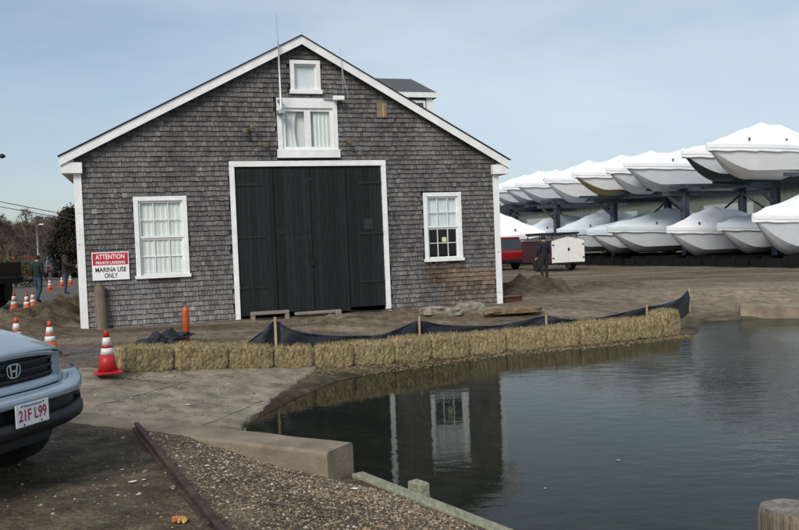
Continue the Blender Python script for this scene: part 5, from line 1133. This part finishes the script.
# street lamp whose head just enters at the left edge
p = atY(-14, 157, 21); o = thing('street_lamp', 'dark street lamp whose head enters at the left edge', 'street lamp', (p.x, p.y, 0)); zt_ = p.z
mb = MB(); mb.tube([(0, 0, 0), (0, 0, zt_+.02)], [.07, .05], 10); mb.build('pole', galv, o, smooth=True); mb = MB(); mb.tube([(0, 0, zt_), (.3, 0, zt_+.03)], .025, 8); mb.build('arm', galv, o); mb = MB(); mb.lathe([(.01, .07), (.07, .04), (.09, -.01), (.03, -.05)], 14, (.42, 0, zt_)); mb.build('lamp_head', blackpl, o, smooth=True)
def tree(name, label, cat, x, y, H_, W2, trunk, dens, leafy, cols, seed, group=None, base=.15):
    rnd = random.Random(seed); z0 = hz(x, y); t_ = thing(name, label, cat, (x, y, z0), 0, group)
    mb = MB(); tips = []
    mb.tube([(0, 0, -.3), (.05, 0, H_*.25), (0, .05, H_*.55), (.05, 0, H_*.9)], [trunk, trunk*.8, trunk*.5, trunk*.12], 8)
    for q in range(16):
        h0 = H_*rnd.uniform(.18, .8); a = rnd.random()*6.283; ln = W2*rnd.uniform(.5, .95)*(1.1-h0/H_*.6); e = Vector((ln*math.cos(a), ln*math.sin(a), h0+ln*rnd.uniform(.3, .8))); mb.tube([(0, 0, h0), Vector((0, 0, h0)).lerp(e, .5)+Vector((0, 0, -.05)), e], [trunk*.35, trunk*.2, trunk*.06], 5); tips.append(e)
    mb.build('trunk', bark, t_, smooth=True)
    cw = MB()
    cl_ = [(Vector((W2*rnd.uniform(-.75, .75), W2*rnd.uniform(-.75, .75), H_*rnd.uniform(base, .93))), rnd.uniform(.18, .34)*W2, rnd.choice(cols)) for _ in range(60)]
    for q in range(dens):
        c_, r_, cc = cl_[rnd.randrange(60)]; lim = 1.0-.55*max(0, (c_.z/H_-.45)/.55); c2_ = Vector((c_.x*lim, c_.y*lim, c_.z))
        p_ = c2_+Vector((rnd.gauss(0, r_*.6), rnd.gauss(0, r_*.6), rnd.gauss(0, r_*.6))); s_ = leafy*rnd.uniform(.6, 1.3); a = Vector((rnd.gauss(0, 1), rnd.gauss(0, 1), rnd.gauss(0, 1))).normalized(); b2 = a.cross(Vector((rnd.random(), rnd.random(), rnd.random()))).normalized(); k = rnd.uniform(.6, 1.4)
        if p_.z < .1: continue
        cw.add([p_, p_+a*s_+b2*s_*.35, p_+a*s_*1.6, p_+a*s_-b2*s_*.35], [(0, 1, 2, 3)], 0, tuple(v*k for v in cc))
    cw.build('crown', leafd, t_, tone=True); return t_
p = atY(70, 256, 62)
tree('evergreen_tree', 'dark dense evergreen tree right beside the boathouse corner', 'tree', p.x-.1, p.y, 5.5, 1.25, .22, 20000, .15, [(.035,.035,.018),(.05,.04,.02),(.022,.026,.014),(.06,.04,.025)], 5)
p = atY(78, 256, 60); tree('evergreen_tree', 'shorter dark evergreen mostly hidden by the boathouse', 'tree', p.x+.6, p.y+2, 5.4, 1.8, .2, 6000, .16, [(.035,.035,.018),(.022,.026,.014)], 6)
def bush(name, label, x, y, sx, sy, H_, cols, seed, dens=4500, leafy=.09):
    rnd = random.Random(seed); t_ = thing(name, label, 'bush', (x, y, hz(x, y))); mb = MB()
    for q in range(12): a = rnd.random()*6.28; mb.tube([(0, 0, 0), (sx*.6*math.cos(a), sy*.6*math.sin(a), H_*.8)], [.03, .01], 5)
    mb.build('stem', bark, t_); cw = MB(); cl_ = [(rnd.uniform(-1, 1), rnd.uniform(-1, 1), rnd.uniform(.15, .9), rnd.choice(cols)) for _ in range(40)]
    for q in range(dens):
        u_, v_, w_, cc = cl_[rnd.randrange(40)]; p_ = Vector((u_*sx+rnd.gauss(0, .2*sx), v_*sy+rnd.gauss(0, .2*sy), max(.03, w_*H_+rnd.gauss(0, .1*H_)))); a = Vector((rnd.gauss(0, 1), rnd.gauss(0, 1), rnd.gauss(0, 1))).normalized(); b2 = a.cross(Vector((rnd.random(), rnd.random(), rnd.random()))).normalized(); s_ = leafy*rnd.uniform(.5, 1.3); k = rnd.uniform(.6, 1.4)
        cw.add([p_, p_+a*s_+b2*s_*.35, p_+a*s_*1.6, p_+a*s_-b2*s_*.35], [(0, 1, 2, 3)], 0, tuple(v*k for v in cc))
    cw.build('crown', leafd, t_, tone=True)
p = atY(15, 270, 46); bush('hedge', 'olive brown hedge behind the dark work truck', p.x, p.y, 1.0, .6, 1.7, [(.09,.08,.03),(.12,.09,.035),(.06,.055,.025)], 3)
# far bare wood on the rise
mb = MB(); rnd = random.Random(4)
def bare(x, y, H_, col, nt_=330):
    z0 = hz(x, y); mb.bar((x, y, z0-.5), (x, y, z0+H_*.85), .28, .28, 0, (.09, .075, .065))
    for q in range(nt_):
        t2 = rnd.random()**.7; r_ = H_*.30*math.sin(math.pi*min(1, t2*.85+.15))+.3; a = rnd.random()*6.283; rr = r_*math.sqrt(rnd.random()); p_ = Vector((x+rr*math.cos(a), y+rr*math.sin(a), z0+H_*(.08+.92*t2)))
        d = Vector((math.cos(a)*.6+rnd.gauss(0, .4), math.sin(a)*.6+rnd.gauss(0, .4), rnd.uniform(.2, 1.2))).normalized(); s_ = d.cross(Vector((0, 1, .01))).normalized()*rnd.uniform(.035, .09)*H_/7; Ln = rnd.uniform(.09, .23)*H_; k = rnd.uniform(.6, 1.4)
        mb.add([p_-s_, p_+s_, p_+d*Ln], [(0, 1, 2)], 0, tuple(v*k for v in col))
for q in range(330):
    az = rnd.uniform(-47, 40); 
    if rnd.random() < .5: az = rnd.uniform(-30, -21)
    d_ = rnd.uniform(150, 235); a = math.radians(az); H_ = rnd.uniform(5, 8.0); x, y = d_*math.sin(a), d_*math.cos(a); ev = rnd.random() < .12
    bare(x, y, H_*(.8 if ev else 1), (.03, .036, .02) if ev else rnd.choice([(.085,.062,.05),(.10,.075,.06),(.075,.052,.044),(.115,.085,.062)]), 420 if ev else 300)
o = mb.build('far_wood', twig, tone=True); tag(o, 'bare brown winter wood covering the low hill behind the road', 'wood', kind='stuff')
mb = MB()
for q in range(26):
    x = rnd.uniform(-46, -24); y = rnd.uniform(74, 100)
    H_ = rnd.uniform(1.6, 3.2); bare(x, y, H_, rnd.choice([(.10,.07,.045),(.085,.065,.04),(.13,.10,.06)]), 160)
o = mb.build('scrub', twig, tone=True); tag(o, 'low brown scrub at the far side of the car park', 'scrub', kind='stuff')
# overhead wires, running from a pole far left to one behind the tree
pa = atY(-90, 190, 60); pb = atY(90, 221, 60)
up_ = thing('utility_pole', 'wooden utility pole hidden behind the boathouse corner', 'utility pole', (pb.x, pb.y, 0)); mb = MB(); mb.tube([(0, 0, 0), (0, 0, pb.z+.9)], [.15, .11], 10); mb.build('pole', bark, up_, smooth=True); mb = MB(); mb.bar((-.9, 0, pb.z+.4), (.9, 0, pb.z+.4), .1, .12); mb.build('crossarm', bark, up_)
for i, (z1, z2, lb) in enumerate([((0, 201), (60, 213.5), 'upper overhead wire crossing the sky at the left'), ((0, 206), (57, 217), 'lower overhead wire crossing the sky at the left')]):
    A_ = atY(z1[0], z1[1], 60); B_ = atY(z2[0], z2[1], 60); dd = B_-A_; a = A_-dd*1.6; b = B_+dd*.45; mb = MB(); mb.tube([a.lerp(b, k/16)+Vector((0, 0, .0+.5*((k/16-.5)**2)-.045)) for k in range(17)], .028, 5); o = mb.build('overhead_wire', wirem); tag(o, lb, 'wire')
